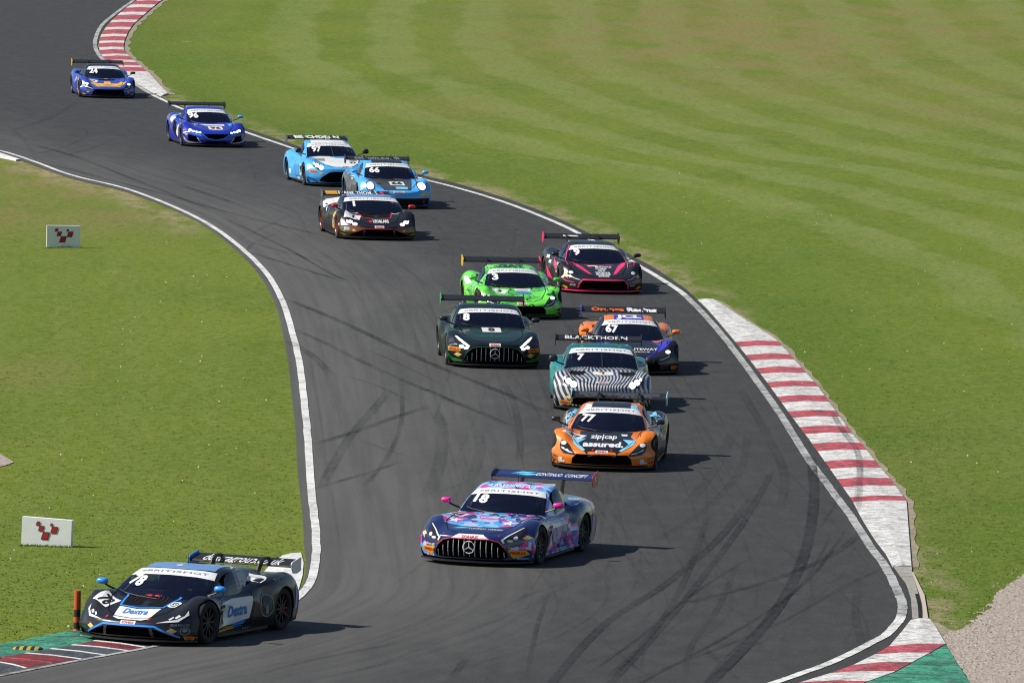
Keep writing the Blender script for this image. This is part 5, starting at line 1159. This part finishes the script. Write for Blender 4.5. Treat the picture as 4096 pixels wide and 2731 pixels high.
for v in ('left', 'right'): p = plate(c, 'number_plate', v, .75, .45, .22, .34); c.txt('8', v, (.75, .45), .2, M_INK, None, .05, off=.011, parent=p)

# ---- bright green car
c = add(3, 'bright green race car with dark slashes and number 3, behind the dark green car', M_SHARD, roof=M_SHARD, mirror=paint((.08, .5, .05)), end={'end_r': P_GOLD, 'end_l': P_PINK}, lamp='lit')
c.number('3', -1.7, .9, .13); p = c.deco('number_plate', 'top', [(-.70, 1.40), (-.58, 1.08), (-.22, 1.20), (-.36, 1.55)], M_WHITEP, .007); c.txt('3', 'top', (-.46, 1.31), .17, M_INK, None, .05, -.3, off=.012, parent=p); plate(c, 'sponsor_panel', 'top', .12, 1.16, .38, .20, M_WHITEP); c.txt('minster', 'top', (.12, 1.16), .06, T_RED, .3, .02, off=.012); c.deco('sponsor_arc', 'top', [(-.08, 1.48), (.32, 1.48), (.30, 1.36), (.12, 1.32), (-.06, 1.36)], T_BLUE, .007)
c.txt('GAT', 'cab', (0, 2.5), .45, T_GREEN, 2.4, .04, off=.012); polish_plate(c, 'front', (0, .375), .24, .05); c.both('corner_fin', 'front', [(1.01, .28), (1.01, .22), (.84, .20), (.92, .25)], P_BLACK, .008); c.both('corner_fin', 'front', [(1.01, .18), (1.01, .14), (.84, .12), (.92, .16)], P_BLACK, .008); tyre_patch(c, .95, .20, .1, .05, mat=P_GOLD)
for v in ('left', 'right'): p = plate(c, 'number_plate', v, .55, .42, .36, .28); c.txt('3', v, (.55, .42), .2, M_INK, None, .05, off=.011, parent=p); c.deco('flank_print', v, [(-.5, .66), (-.9, .80), (-1.2, .80), (-.9, .62)], M_WHITEP, .007)

# ---- black and pink car
c = add(9, 'black race car with neon pink outlines and number 9, furthest right near the white line', P_BLACK, mirror=M_CARBON, end={'end_r': P_PINK, 'end_l': M_CARBON}, chin=P_PINK, lamp='dim', scale=1.05)
c.number('9', -1.7, .98, .13); c.both('flash', 'top', [(.76, .88), (.60, .86), (.46, 1.25), (.26, 1.90), (.34, 1.86), (.60, 1.30)], P_PINK, .006)
lip_line(c, [(-.22, 1.42), (-.36, 1.12), (.36, 1.12), (.24, 1.42)], P_PINK, .026, view='top'); c.deco('letter_mark', 'top', [(-.30, 1.20), (-.12, 1.18), (-.04, 1.24), (-.05, 1.36), (-.10, 1.36), (-.12, 1.26), (-.28, 1.27)], M_WHITEP, .007); c.txt('PADDOCK', 'top', (.12, 1.30), .13, M_WHITEP, .36, .03)
for i, (t, x, w_) in enumerate((('MOTORSPORT', 1.46, .28), ('GT', 1.60, .20), ('GREYSTONE', 1.75, .36), ('SILVERLINE', 1.89, .36), ('ENDURANCE', 2.02, .26))): c.txt(t, 'top', (.02, x), .085, M_WHITEP, w_, .05)
lip_line(c, [(-.63, .12), (-.60, .25), (-.52, .345), (.52, .345), (.60, .25), (.63, .12)], P_PINK, .035)
for k in (1, -1):
    lip_line(c, [(k * .98, .36), (k * .90, .30), (k * .72, .27)], P_PINK, .022); lip_line(c, [(k * .90, 1.22), (k * .82, 1.55), (k * .68, 1.50), (k * .72, 1.18), (k * .90, 1.22)], P_PINK, .02, view='top')
    c.txt('BOOK', 'front', (k * .74, .21), .035, M_WHITEP, .13, .03); c.deco('pillar_stripe', 'cab', path2d([(k * 2.98, .3), (k * 2.98, 1.1), (k * 2.95, 2.1)], .16), P_PINK, .010, step=.3)
diamond(c, .88, .42, .07); c.both('tyre_sticker', 'front', [(.95, .20), (1.0, .15), (.84, .10), (.86, .16)], M_YELLOW, .008); c.deco('wing_print', 'wing', [(-.46, 1.165), (-.46, 1.14), (-.06, 1.14), (-.12, 1.162)], M_WHITEP, .006)
for v in ('left', 'right'):
    c.deco('flash', v, [(-.95, .92), (-.75, .88), (-.1, .50), (.3, .42), (.2, .60), (-.3, .66)], P_PINK, .006); p = plate(c, 'number_plate', v, .30, .52, .3, .24); c.txt('9', v, (.30, .52), .17, M_INK, None, .05, off=.011, parent=p); c.deco('flash', v, [(-.90, .50), (-.3, .16), (-.1, .14), (-.8, .22)], P_PINK, .006)
    for x, z in ((-.9, .72), (-.75, .60)): plate(c, 'sponsor_panel', v, x, z, .16, .08)

# ---- black car with gold and red, in front of the round-lamp blue car
c = add(1, 'black race car with olive lower corners, red outlines and number 1', P_BLACK, mirror=P_RED, wheel=paint((.22, .025, .018)), end=P_GREY, lamp='lit', scale=1.07)
c.deco('roof_panel', 'top', [(-.60, .26), (-.3, .34), (0, .36), (.3, .34), (.60, .26), (.55, -.62), (-.55, -.62)], M_ROOFB, .005); c.number('1', -1.6, .95, .12); hood_slot(c, [(.05, 1.50), (.33, 1.54), (.44, 1.20), (.10, 1.16)]); lip_line(c, [(-.46, 1.14), (-.37, 1.56), (-.10, 1.64)], P_RED, .035, view='top'); lip_line(c, [(.46, 1.14), (.37, 1.56), (.10, 1.64)], P_RED, .035, view='top')
p = plate(c, 'number_plate', 'top', -.64, 1.52, .42, .30, rot=-.3); c.txt('1', 'top', (-.62, 1.52), .18, M_INK, None, .04, -.3, off=.011, parent=p); c.txt('LEO&LARS', 'top', (.08, 1.78), .16, M_WHITEP, .42, .04); c.deco('letter_mark', 'top', ell2d(-.20, 1.80, .05, .06, 10), T_RED, .007)
polish_plate(c, 'front', (0, .345), .25, .055); lip_line(c, [(-.80, .14), (-.42, .30), (.42, .30), (.80, .14)], P_RED, .024)
for k in (1, -1): c.deco('lower_corner', 'front', [(k * u, z) for u, z in [(1.0, .22), (.99, .345), (.38, .325), (.46, .30), (.78, .16)]][::k], P_OLIVE, .005); lip_line(c, [(k * .86, .45), (k * .74, .36), (k * .50, .345)], P_RED, .016); plate(c, 'cowl_sticker', 'top', k * .56, 1.20, .2, .05)
c.txt('JS', 'front', (-.84, .29), .07, plain((.5, .5, .6), .5, 'silver_print'), .16, .05); diamond(c, .66, .25, .06); c.both('corner_sticker', 'front', [(1.0, .20), (.80, .13), (.99, .12)], M_YELLOW, .008)
for k, v in ((1, 'left'), (-1, 'right')):
    c.deco('haunch_wrap', v, [(-.65, .80), (-.95, .92), (-1.3, .93), (-1.15, .80), (-.90, .66)], M_WHITEP, .006); c.deco('door_stripe', v, [(.70, .60), (.25, .64), (.05, .40), (-.05, .18), (.3, .16)], P_GOLD, .006); c.txt('JS', v, (.30, .42), .14, T_BLUE, .2, .04, off=.011)
c.both('haunch_wrap', 'top', [(.70, -.65), (.98, -.75), (1.0, -1.15), (.8, -1.1)], M_WHITEP, .006); plate(c, 'wing_sticker', 'wing', -.66, .995, .32, .07, M_YELLOW, .005); c.txt('FRANK THOMAS', 'wing', (.05, .995), .06, M_WHITEP, 1.05, .03, off=.006); plate(c, 'wing_sticker', 'wing', .70, .995, .10, .07, M_RED, .005)
for k, t in ((1, -.02), (-1, .02)): pass

# ---- sky blue round-lamp car
c = add(66, 'sky blue race car with round headlights, black bonnet and number 66', P_SKY, roof=P_SKY, mirror=P_SKY, lamp='lit', scale=1.04)
c.number('66', -1.5, .92, .13, .02, .32); c.deco('bonnet_wrap', 'top', [(-.62, .72), (-.50, 1.5), (-.36, 2.0), (.42, 2.0), (.50, 1.5), (.60, .72)], paint((.05, .052, .058), .3, .9), .005); hood_slot(c, [(.34, 1.50), (.50, 1.45), (.48, 1.0), (.36, 1.1)])
p = plate(c, 'number_plate', 'top', .10, 1.30, .42, .46); c.txt('66', 'top', (.10, 1.28), .28, M_INK, .32, .05, off=.011, parent=p); c.deco('sponsor_panel', 'top', [(.0, 1.72), (.34, 1.72), (.34, 1.94), (.0, 1.94)], P_LBLUE, .008); polish_plate(c, 'front', (.05, .47), .32, .05)
c.both('tyre_sticker', 'front', [(.68, .42), (.94, .42), (.94, .36), (.68, .36)], P_GOLD, .008); c.deco('lower_wrap', 'front', [(-.95, .12), (.95, .12), (.97, .30), (-.97, .30)], M_HOLE, .004); c.both('warning_mark', 'front', [(.80, .28), (.86, .17), (.74, .17)], P_RED, .008)
c.txt('satsom.co.uk', 'wing', (0, 1.215), .06, T_DIM, 1.35, .02, off=.006); c.deco('roof_wrap', 'top', [(-.45, .0), (.45, .0), (.40, -.9), (-.40, -.9)], P_BLACK, .006)
for v in ('left', 'right'): c.deco('flank_wrap', v, [(.80, .14), (.78, .60), (-.1, .66), (-.7, .80), (-1.2, .93), (-1.7, .88), (-1.66, .5), (-1.28, .74), (-.9, .5), (-.88, .14)], P_GREY, .005); plate(c, 'sponsor_panel', v, -.55, .72, .2, .1)

# ---- pale blue and white car
c = add(97, 'pale blue and white race car with wide black mouth and number 97, beside the grass', P_SKY, roof=P_SKY, mirror=M_CARBON, end=P_GREY, lamp='lit')
c.deco('roof_panel', 'top', [(-.52, -.18), (0, -.12), (.52, -.18), (.46, -.95), (-.46, -.95)], M_WHITEP, .006); c.number('97', -1.5, .92, .14, .02, .30); c.deco('bonnet_wrap', 'top', [(-.78, .72), (-.70, 1.25), (-.45, 1.9), (-.2, 2.12), (.3, 2.12), (.45, 1.9), (.70, 1.25), (.78, .72)], M_WHITEP, .004); hood_slot(c, [(.40, 1.48), (.68, 1.42), (.62, 1.05), (.34, 1.12)], plain((.22, .22, .19), .6, 'vent_mesh')); c.deco('bonnet_flash', 'top', [(-.15, .74), (.3, .74), (.35, 1.05), (.0, 1.0)], P_SKY, .007)
p = plate(c, 'number_plate', 'top', .42, 1.66, .34, .26); c.txt('97', 'top', (.42, 1.66), .16, M_INK, .22, .04, off=.011, parent=p); polish_plate(c, 'top', (.12, 2.06), .24, .07); tyre_patch(c, .84, .45, .22, .07, mat=P_GOLD); diamond(c, .62, .40, .06)
lip_line(c, [(-.98, .28), (-.80, .20), (-.70, .13)], P_NAVY, .018); lip_line(c, [(.98, .28), (.80, .20), (.70, .13)], P_NAVY, .018); plate(c, 'wing_band', 'wing', 0, 1.258, 1.66, .075, P_BLACK, .003); c.txt('BEECHDEAN', 'wing', (0, 1.258), .06, M_WHITEP, 1.4, .06, off=.007)
for v in ('left', 'right'): p = plate(c, 'number_plate', v, .50, .42, .34, .32); c.txt('97', v, (.50, .42), .2, M_INK, .26, .05, off=.011, parent=p); plate(c, 'sill_sticker', v, .0, .14, .4, .07); plate(c, 'sponsor_panel', v, -.84, .30, .16, .14)

# ---- deep blue car
c = add(96, 'deep royal blue race car with white nose corners and number 96, second from the back', P_ROYAL, mirror=P_SKY, wheel=M_RIM, lamp='lit')
c.number('96', -1.75, .95, .15, .02, .34); p = c.deco('sponsor_panel', 'top', [(-.42, 1.08), (.42, 1.08), (.40, 1.28), (-.22, 1.28)], M_WHITEP, .006); p = plate(c, 'number_plate', 'top', .06, 1.60, .46, .42); c.txt('96', 'top', (.06, 1.60), .27, M_INK, .34, .03, off=.011, parent=p); polish_plate(c, 'top', (.06, 1.84), .26, .06)
c.both('bonnet_flash', 'top', [(.74, .98), (.52, 1.0), (.56, 1.40), (.66, 1.2)], P_SKY, .006)
for k in (1, -1):
    c.deco('nose_corner', 'front', [(k * u, z) for u, z in [(1.0, .33), (.985, .18), (.80, .125), (.66, .13), (.86, .17), (.95, .27)]][::k], M_WHITEP, .008); lip_line(c, [(k * .88, .175), (k * .60, .135), (k * .48, .14), (k * .60, .30)], M_WHITEP, .026); lip_line(c, [(k * .46, .43), (k * .26, .28), (0, .235)], P_BLUE, .026)
    c.deco('lamp_brow', 'front', [(k * u, z) for u, z in [(.85, .46), (.48, .415), (.44, .34), (.60, .37)]][::k], P_BLUE, .005)
diamond(c, .92, .40, .06); c.both('tyre_sticker', 'front', [(.99, .16), (.90, .125), (.99, .115)], M_YELLOW, .009)
for v in ('left', 'right'): c.deco('intake', v, [(-.35, .66), (-.75, .72), (-.70, .45), (-.30, .20), (-.15, .22)], M_DARK, .006); c.deco('flank_flash', v, [(.20, .62), (.0, .60), (-.25, .35), (-.1, .20), (.15, .3)], M_WHITEP, .007); c.deco('haunch_wrap', v, [(-.70, .80), (-1.0, .92), (-.98, .74), (-.82, .62)], M_WHITEP, .007)

# ---- blue and yellow car at the back
c = add(24, 'blue race car with yellow nose and wing ends and number 24, last in the line', P_MID, roof=P_BLACK, mirror=M_CARBON, end=P_GOLD, lamp='lit', scale=1.0)
c.number('24', -1.5, .98, .15, 0, .32); c.deco('nose_print', 'top', [(-.66, 1.66), (-.52, 1.60), (-.40, 1.68), (-.12, 1.70), (-.12, 1.46), (.12, 1.46), (.12, 1.70), (.40, 1.68), (.52, 1.44), (.56, 1.60), (.70, 1.62), (.40, 2.05), (-.40, 2.05)], P_GOLD, .005); c.deco('nose_shape', 'top', [(-.22, 1.88), (0, 1.84), (.22, 1.88), (0, 1.95)], P_MID, .008); p = c.deco('number_plate', 'top', [(-.72, 1.45), (-.60, 1.15), (-.32, 1.35), (-.40, 1.6)], M_WHITEP, .006); c.txt('24', 'top', (-.52, 1.38), .12, M_INK, .16, .04, -.3, off=.011, parent=p)
c.deco('bonnet_vent', 'top', [(-.34, 1.12), (.34, 1.12), (.26, 1.30), (-.26, 1.30)], M_DARK, .006); plate(c, 'vent_trim', 'top', 0, 1.08, .12, .06, P_GOLD, .009); diamond(c, .74, .22, .06); c.both('corner_sticker', 'front', [(.98, .22), (.90, .11), (.78, .12), (.94, .20)], M_YELLOW, .008)
for v in ('left', 'right'): p = plate(c, 'number_plate', v, .1, .46, .36, .30); c.txt('24', v, (.1, .46), .2, M_INK, .26, .05, off=.011, parent=p); c.deco('flank_print', v, [(.4, .28), (.4, .14), (-.3, .14), (-.3, .24)], P_GOLD, .006); c.deco('flank_print', v, [(-.3, .62), (-.6, .66), (-.7, .50), (-.4, .48)], P_GOLD, .006)

# ------------------------------------------------------------------ marker boards, post, sleeping-policeman bump
M_BOARD = paint((.86, .86, .86), .7, 0., name='white_board'); M_BRED = plain((.42, .012, .02), .6, 'board_red'); M_BEDGE = plain((.02, .004, .02), .6, 'board_outline')
def board(label, pxl, pxr, height, tilt, facing):
    """white foam board with the chequered V emblem; pxl/pxr: measured foot points of its front face"""
    a = Vector((*at(*pxl), 0)); b = Vector((*at(*pxr), 0)); w = ((b - a).length); mid = (a + b) / 2
    rz = facing; w = abs((b - a).x) / math.cos(facing)
    t = empty('marker_board', mid, rz, label=label, cat='marker board', group='white marker boards on the grass'); t.rotation_euler = (0, tilt, rz)
    bm = bmesh.new(); n = 14; th = .12
    # slab with slightly puckered skin; the foot is ragged where it meets the grass
    fr = []; rnd = random.Random(3)
    for i in range(n + 1):
        x = -w / 2 + w * i / n; col = []
        for j in range(9):
            z = height * j / 8 - .03 * (j == 0); d = rnd.uniform(-.0012, .0012) if 0 < i < n and 0 < j < 8 else 0
            col.append(bm.verts.new((x, -th / 2 + d, z)))
        fr.append(col)
    for i in range(n):
        for j in range(8): bm.faces.new((fr[i][j], fr[i + 1][j], fr[i + 1][j + 1], fr[i][j + 1]))
    bk = [[bm.verts.new((v.co.x, th / 2, v.co.z)) for v in col] for col in (fr[0], fr[-1])]
    for s, (col, b_) in enumerate(((fr[0], bk[0]), (fr[-1], bk[1]))):
        for j in range(8): bm.faces.new((col[j], col[j + 1], b_[j + 1], b_[j]) if s == 0 else (col[j + 1], col[j], b_[j], b_[j + 1]))
    bm.faces.new([c[8] for c in fr] + [bk[1][8], bk[0][8]]); bm.faces.new((bk[0][0], bk[0][8], bk[1][8], bk[1][0]))
    link('slab', bm_mesh('slab', bm, 40), M_BOARD, t)
    S = height; sq = [(-.262, .79, .13), (-.135, .64, .175), (.02, .445, .235), (.175, .655, .22), (.045, .81, .085)]
    # emblem: five leaning squares, measured in board heights from the board's middle
    for cx, cz, s in [(-.33, .795, .15), (-.20, .62, .205), (-.03, .365, .285), (.30, .60, .25), (.185, .785, .105)]:
        for k, (m, off) in enumerate(((M_BEDGE, .007), (M_BRED, .010))):
            q = s * (1 if k == 0 else .84) * S / 2; sh = .28 * q
            P = [(cx * S - q * .95 - sh, cz * S - q), (cx * S + q * .95 - sh, cz * S - q), (cx * S + q * .95 + sh, cz * S + q), (cx * S - q * .95 + sh, cz * S + q)]
            me = mesh('emblem_square', [(x, -th / 2 - off, z) for x, z in P], [(0, 1, 2, 3)]); 
            if k == 0: par = link('emblem_square', me, m, t)
            else: link('square_fill', me, m, par)
    return t
board('white board with red chequered V emblem standing on the upper left grass', (183, 992), (323, 987), .60, math.radians(-.5), math.radians(8))
board('white board with red chequered V emblem just above the black car, slightly tilted', (87, 2178), (288, 2184), .50, math.radians(1.4), math.radians(-16))

post = empty('marker_post', (*at(307, 2524), 0), label='orange and black banded marker post at the edge of the green run-off', cat='marker post')
def cyl(r0, r1, z0, z1, n=16):
    bm = bmesh.new(); A = [bm.verts.new((r0 * math.cos(2 * PI * k / n), r0 * math.sin(2 * PI * k / n), z0)) for k in range(n)]; B = [bm.verts.new((r1 * math.cos(2 * PI * k / n), r1 * math.sin(2 * PI * k / n), z1)) for k in range(n)]
    for k in range(n): bm.faces.new((A[k], A[(k + 1) % n], B[(k + 1) % n], B[k]))
    bm.faces.new(A[::-1]); bm.faces.new(B); return bm
M_PO = plain((.62, .085, .02), .5, 'orange_plastic'); M_PB = plain((.02, .016, .014), .6, 'black_band')
for (z0, z1), m, nm in (((0, .045), M_PO, 'foot_ring'), ((.045, .155), M_PB, 'band'), ((.155, .245), M_PO, 'sleeve'), ((.245, .365), M_PB, 'band'), ((.365, .68), M_PO, 'sleeve')):
    r = .056 + (.012 if nm == 'foot_ring' else 0); link(nm, bm_mesh(nm, cyl(r, .056 if nm != 'sleeve' or z0 < .3 else .054, z0, z1), 40), m, post)
ca = np.array(crop([(120, 462), (405, 472)], 0, 2400, 2.352)); cm_ = ca.mean(0); L_ = np.hypot(*(ca[1] - ca[0]))
bump_ = empty('speed_hump', (cm_[0], cm_[1], .02), math.atan2(*(ca[1] - ca[0])[::-1]), label='low yellow and black hump bolted to the green run-off', cat='hump')
nseg = 8
for i in range(nseg):
    bm = bmesh.new(); u0, u1 = -1 + 2 * i / nseg, -1 + 2 * (i + 1) / nseg; rings = []
    for u in np.linspace(u0, u1, 4):
        e = math.sqrt(max(0, 1 - abs(u)**3.2)); rings.append([bm.verts.new((u * L_ / 2, -.22 * (e * .8 + .2) * math.cos(t), (.04 * e * math.sin(t) + .002))) for t in np.linspace(0, PI, 8)])
    for A, B in zip(rings, rings[1:]):
        for k in range(7): bm.faces.new((A[k], A[k + 1], B[k + 1], B[k]))
    link('hump_segment', bm_mesh('hump_segment', bm, 50), plain((.42, .32, .03), .7, 'hump_yellow') if i % 2 == 0 else M_PB, bump_)

# ------------------------------------------------------------------ grass blades near the camera and small flowers: stuff
def scatter(n, x0, x1, y0, y1, mind):
    P = np.stack([rng.uniform(x0, x1, n), rng.uniform(y0, y1, n)], 1)
    keep = ~inside(P, poly_track)
    keep &= ~inside(P, [tuple(p) for p in gpoly])
    P = P[keep]; d = np.minimum(dist_to(P, EL[::3]), dist_to(P, ER[::3])); return P[d > mind], d[d > mind]

def blades_mat():
    w = N('grass_blades'); a = w.n('Attribute', attribute_name='tone').outputs['Fac']; c = w.coord((1, .35, 1)); big = w.noise(c, .16, 4, .6)
    col = w.mix(a, (.085, .145, .010), (.18, .22, .034)); col = w.mix(w.ramp(big, .36, .64, 0, .45), col, (.145, .185, .02))
    w.base(col, .75); w.b.inputs['Specular IOR Level'].default_value = .15; ge = w.n('NewGeometry'); up = w.n('VectorMath', operation='MULTIPLY_ADD'); w.l(ge.outputs['Normal'], up.inputs[0]); up.inputs[1].default_value = (.55, .55, .55); up.inputs[2].default_value = (0, 0, 1); nz = w.n('VectorMath', operation='NORMALIZE'); w.l(up.outputs[0], nz.inputs[0]); w.l(nz.outputs[0], w.b.inputs['Normal']); return w.m
P = []
for x0, x1, n in ((-11.5, -3.4, 105000), (5.0, 12.0, 85000)):
    q, d = scatter(n, x0, x1, 137, 270, .06)
    P.append(q[rng.random(len(q)) < np.exp(-(q[:, 1] - 137) / 38) * 1.1 - .03])
P = np.concatenate(P)
for gp in (crop([(-400, 200), (0, 365), (60, 400), (175, 470), (90, 505), (0, 525), (-400, 620)], 0, 1700, 3.136), crop([(-700, 650), (900, 394), (1500, 300), (1400, 235), (1000, 262), (660, 296), (300, 362), (0, 420), (-400, 480), (-800, 560)], 0, 2400, 2.352), crop(outer1 + inner1[::-1], 2700, 1150, 1.684), list(wkA) + list(wkB)[::-1]):
    P = P[~inside(P, [tuple(p) for p in gp])]
n = len(P); k = 3; m = n * k
base = np.repeat(P, k, 0) + rng.normal(0, .035, (m, 2)); a = rng.uniform(0, 2 * PI, m); hgt = rng.uniform(.004, .015, m); wd = rng.uniform(.010, .026, m); ln = rng.uniform(.01, .05, m); la = rng.uniform(0, 2 * PI, m)
for b_ in ((183, 992, 323, 987), (87, 2178, 288, 2184)):
    a0, a1 = np.array(at(*b_[:2])), np.array(at(*b_[2:])); sel = rng.choice(m, 420, False); t_ = rng.random(420)[:, None]; base[sel] = a0 * (1 - t_) + a1 * t_ + np.c_[rng.normal(0, .05, 420), rng.uniform(-.30, -.09, 420)]; hgt[sel] = rng.uniform(.02, .055, 420); wd[sel] = rng.uniform(.004, .010, 420)
V = np.empty((m, 3, 3)); V[:, 0, :2] = base - np.c_[np.cos(a), np.sin(a)] * wd[:, None]; V[:, 1, :2] = base + np.c_[np.cos(a), np.sin(a)] * wd[:, None]; V[:, :2, 2] = -.004
V[:, 2, :2] = base + np.c_[np.cos(la), np.sin(la)] * ln[:, None]; V[:, 2, 2] = hgt
me = bpy.data.meshes.new('grass_blades'); me.vertices.add(3 * m); me.vertices.foreach_set('co', V.reshape(-1).astype(np.float32)); me.loops.add(3 * m); me.loops.foreach_set('vertex_index', np.arange(3 * m, dtype=np.int32)); me.polygons.add(m); me.polygons.foreach_set('loop_start', np.arange(0, 3 * m, 3, dtype=np.int32)); me.update(calc_edges=True)
tone = np.repeat(np.clip(rng.normal(.42, .22, m), 0, 1), 3); me.attributes.new('tone', 'FLOAT', 'POINT').data.foreach_set('value', tone.astype(np.float32))
link('grass_blades', me, blades_mat(), kind='stuff')
# daisies and a few dandelions
Q = np.concatenate([scatter(110, -10, -3.6, 137, 260, .3)[0], scatter(80, 5, 13, 140, 300, .4)[0]])
for nm, sel, col in (('daisies', slice(0, None, 1), (.8, .8, .78)), ('dandelions', slice(0, None, 5), (.75, .50, .02))):
    q = Q[sel] + (0 if nm == 'daisies' else .8); v = []; f = []
    for x, y in q:
        s = rng.uniform(.006, .017); z = rng.uniform(.03, .05); b = len(v)
        for t in np.linspace(0, 2 * PI, 6, endpoint=False): v.append((x + s * math.cos(t), y + s * math.sin(t) * .6, z + s * .8 * math.sin(t)))
        f.append(tuple(range(b, b + 6)))
    link(nm, mesh(nm, v, f), plain(col, .7, nm), kind='stuff')

# ------------------------------------------------------------------ the drivers, seated behind the glass
def driver_mesh():
    J = [(0, 0, -.10), (0, 0, .12), (.02, 0, .27), (.03, 0, .36), (.04, .19, .23), (.16, .25, .05), (.42, .14, .12), (.04, -.19, .23), (.16, -.25, .05), (.42, -.14, .12)]; E = [(0, 1), (1, 2), (2, 3), (2, 4), (4, 5), (5, 6), (2, 7), (7, 8), (8, 9)]
    R = [.15, .16, .12, .065, .075, .055, .04, .075, .055, .04]
    me = bpy.data.meshes.new('d'); me.from_pydata(J, E, []); o = bpy.data.objects.new('d', me); COL.objects.link(o); o.modifiers.new('s', 'SKIN'); o.modifiers.new('u', 'SUBSURF').levels = 1
    for q, r in zip(me.skin_vertices[0].data, R): q.radius = (r, r)
    me.skin_vertices[0].data[0].use_root = True
    out = bpy.data.meshes.new_from_object(o.evaluated_get(bpy.context.evaluated_depsgraph_get())); bpy.data.objects.remove(o); out.name = 'overalls'
    out.polygons.foreach_set('use_smooth', [True] * len(out.polygons)); return out
ME_DRV = driver_mesh(); bm = bmesh.new(); bmesh.ops.create_uvsphere(bm, u_segments=18, v_segments=12, radius=1)
for v in bm.verts: v.co = (v.co.x * .135 + .02 * (v.co.z < -.3), v.co.y * .115, v.co.z * .135)
ME_HELM = bm_mesh('helmet', bm, 60); bm = bmesh.new(); vs = []
for a in np.linspace(-1.1, 1.1, 9): vs.append([bm.verts.new((.141 * math.cos(a) * math.cos(e), .121 * math.sin(a) * math.cos(e), .138 * math.sin(e))) for e in (-.12, .15, .42)])
for A, B in zip(vs, vs[1:]):
    for k in range(2): bm.faces.new((A[k], B[k], B[k + 1], A[k + 1]))
ME_VIS = bm_mesh('visor', bm)
for n_, what in ((78, 'black car with blue accents'), (18, 'pink and blue camouflage car'), (77, 'orange and black car'), (7, 'wavy striped car'), (67, 'violet and orange car'), (8, 'dark green car'), (3, 'bright green car'), (9, 'black and pink car'), (1, 'black car with red outlines'), (66, 'round-lamp sky blue car'), (97, 'pale blue and white car'), (96, 'deep royal blue car'), (24, 'blue and yellow car')):
    c = CARS[n_]; zf = c.M['cab']['zs']; sc = c.root.scale[0]; t = empty('person', c.root.matrix_basis @ Vector((c.seat_x, .36, c.M['cab']['zp'] - .66)), c.root.rotation_euler.z, label='helmeted driver sitting at the wheel of the ' + what, cat='person', group='drivers in the racing cars'); t.scale = (sc,) * 3
    link('overalls', ME_DRV, None, t); 
    if not ME_DRV.materials: ME_DRV.materials.append(plain((.06, .065, .09), .8, 'race_overalls'))
    h = link('helmet', ME_HELM, None, t); h.location = (.05, 0, .36)
    if not ME_HELM.materials: ME_HELM.materials.append(plain((.55, .56, .58), .3, 'helmet_shell')); ME_VIS.materials.append(M_LAMPGLASS)
    vz = link('visor', ME_VIS, None, h)

# loose stones along the gravel border
q, d = scatter(5000, 5.5, 9.5, 136, 170, .1); gp = [tuple(p) for p in gpoly]; dg_ = dist_to(q, np.array(gp)); q = q[(dg_ < .35) & (rng.random(len(q)) < np.exp(-dg_ / .12))]
inn, _d = np.stack([rng.uniform(5.5, 9.5, 9000), rng.uniform(136, 170, 9000)], 1), 0; inn = inn[inside(inn, gp)][:3500]; q = np.concatenate([q, inn]); v = []; f = []
for x, y in q:
    s = rng.uniform(.008, .028); b = len(v); a = rng.uniform(0, 6)
    for k in range(5): v.append((x + s * math.cos(a + k * 1.257) * rng.uniform(.7, 1.2), y + s * math.sin(a + k * 1.257) * rng.uniform(.7, 1.2), .014))
    v.append((x, y, .016 + s * rng.uniform(.5, 1.)))
    for k in range(5): f.append((b + k, b + (k + 1) % 5, b + 5))
link('gravel_stones', mesh('gravel_stones', v, f), M_GRAVEL, kind='stuff')
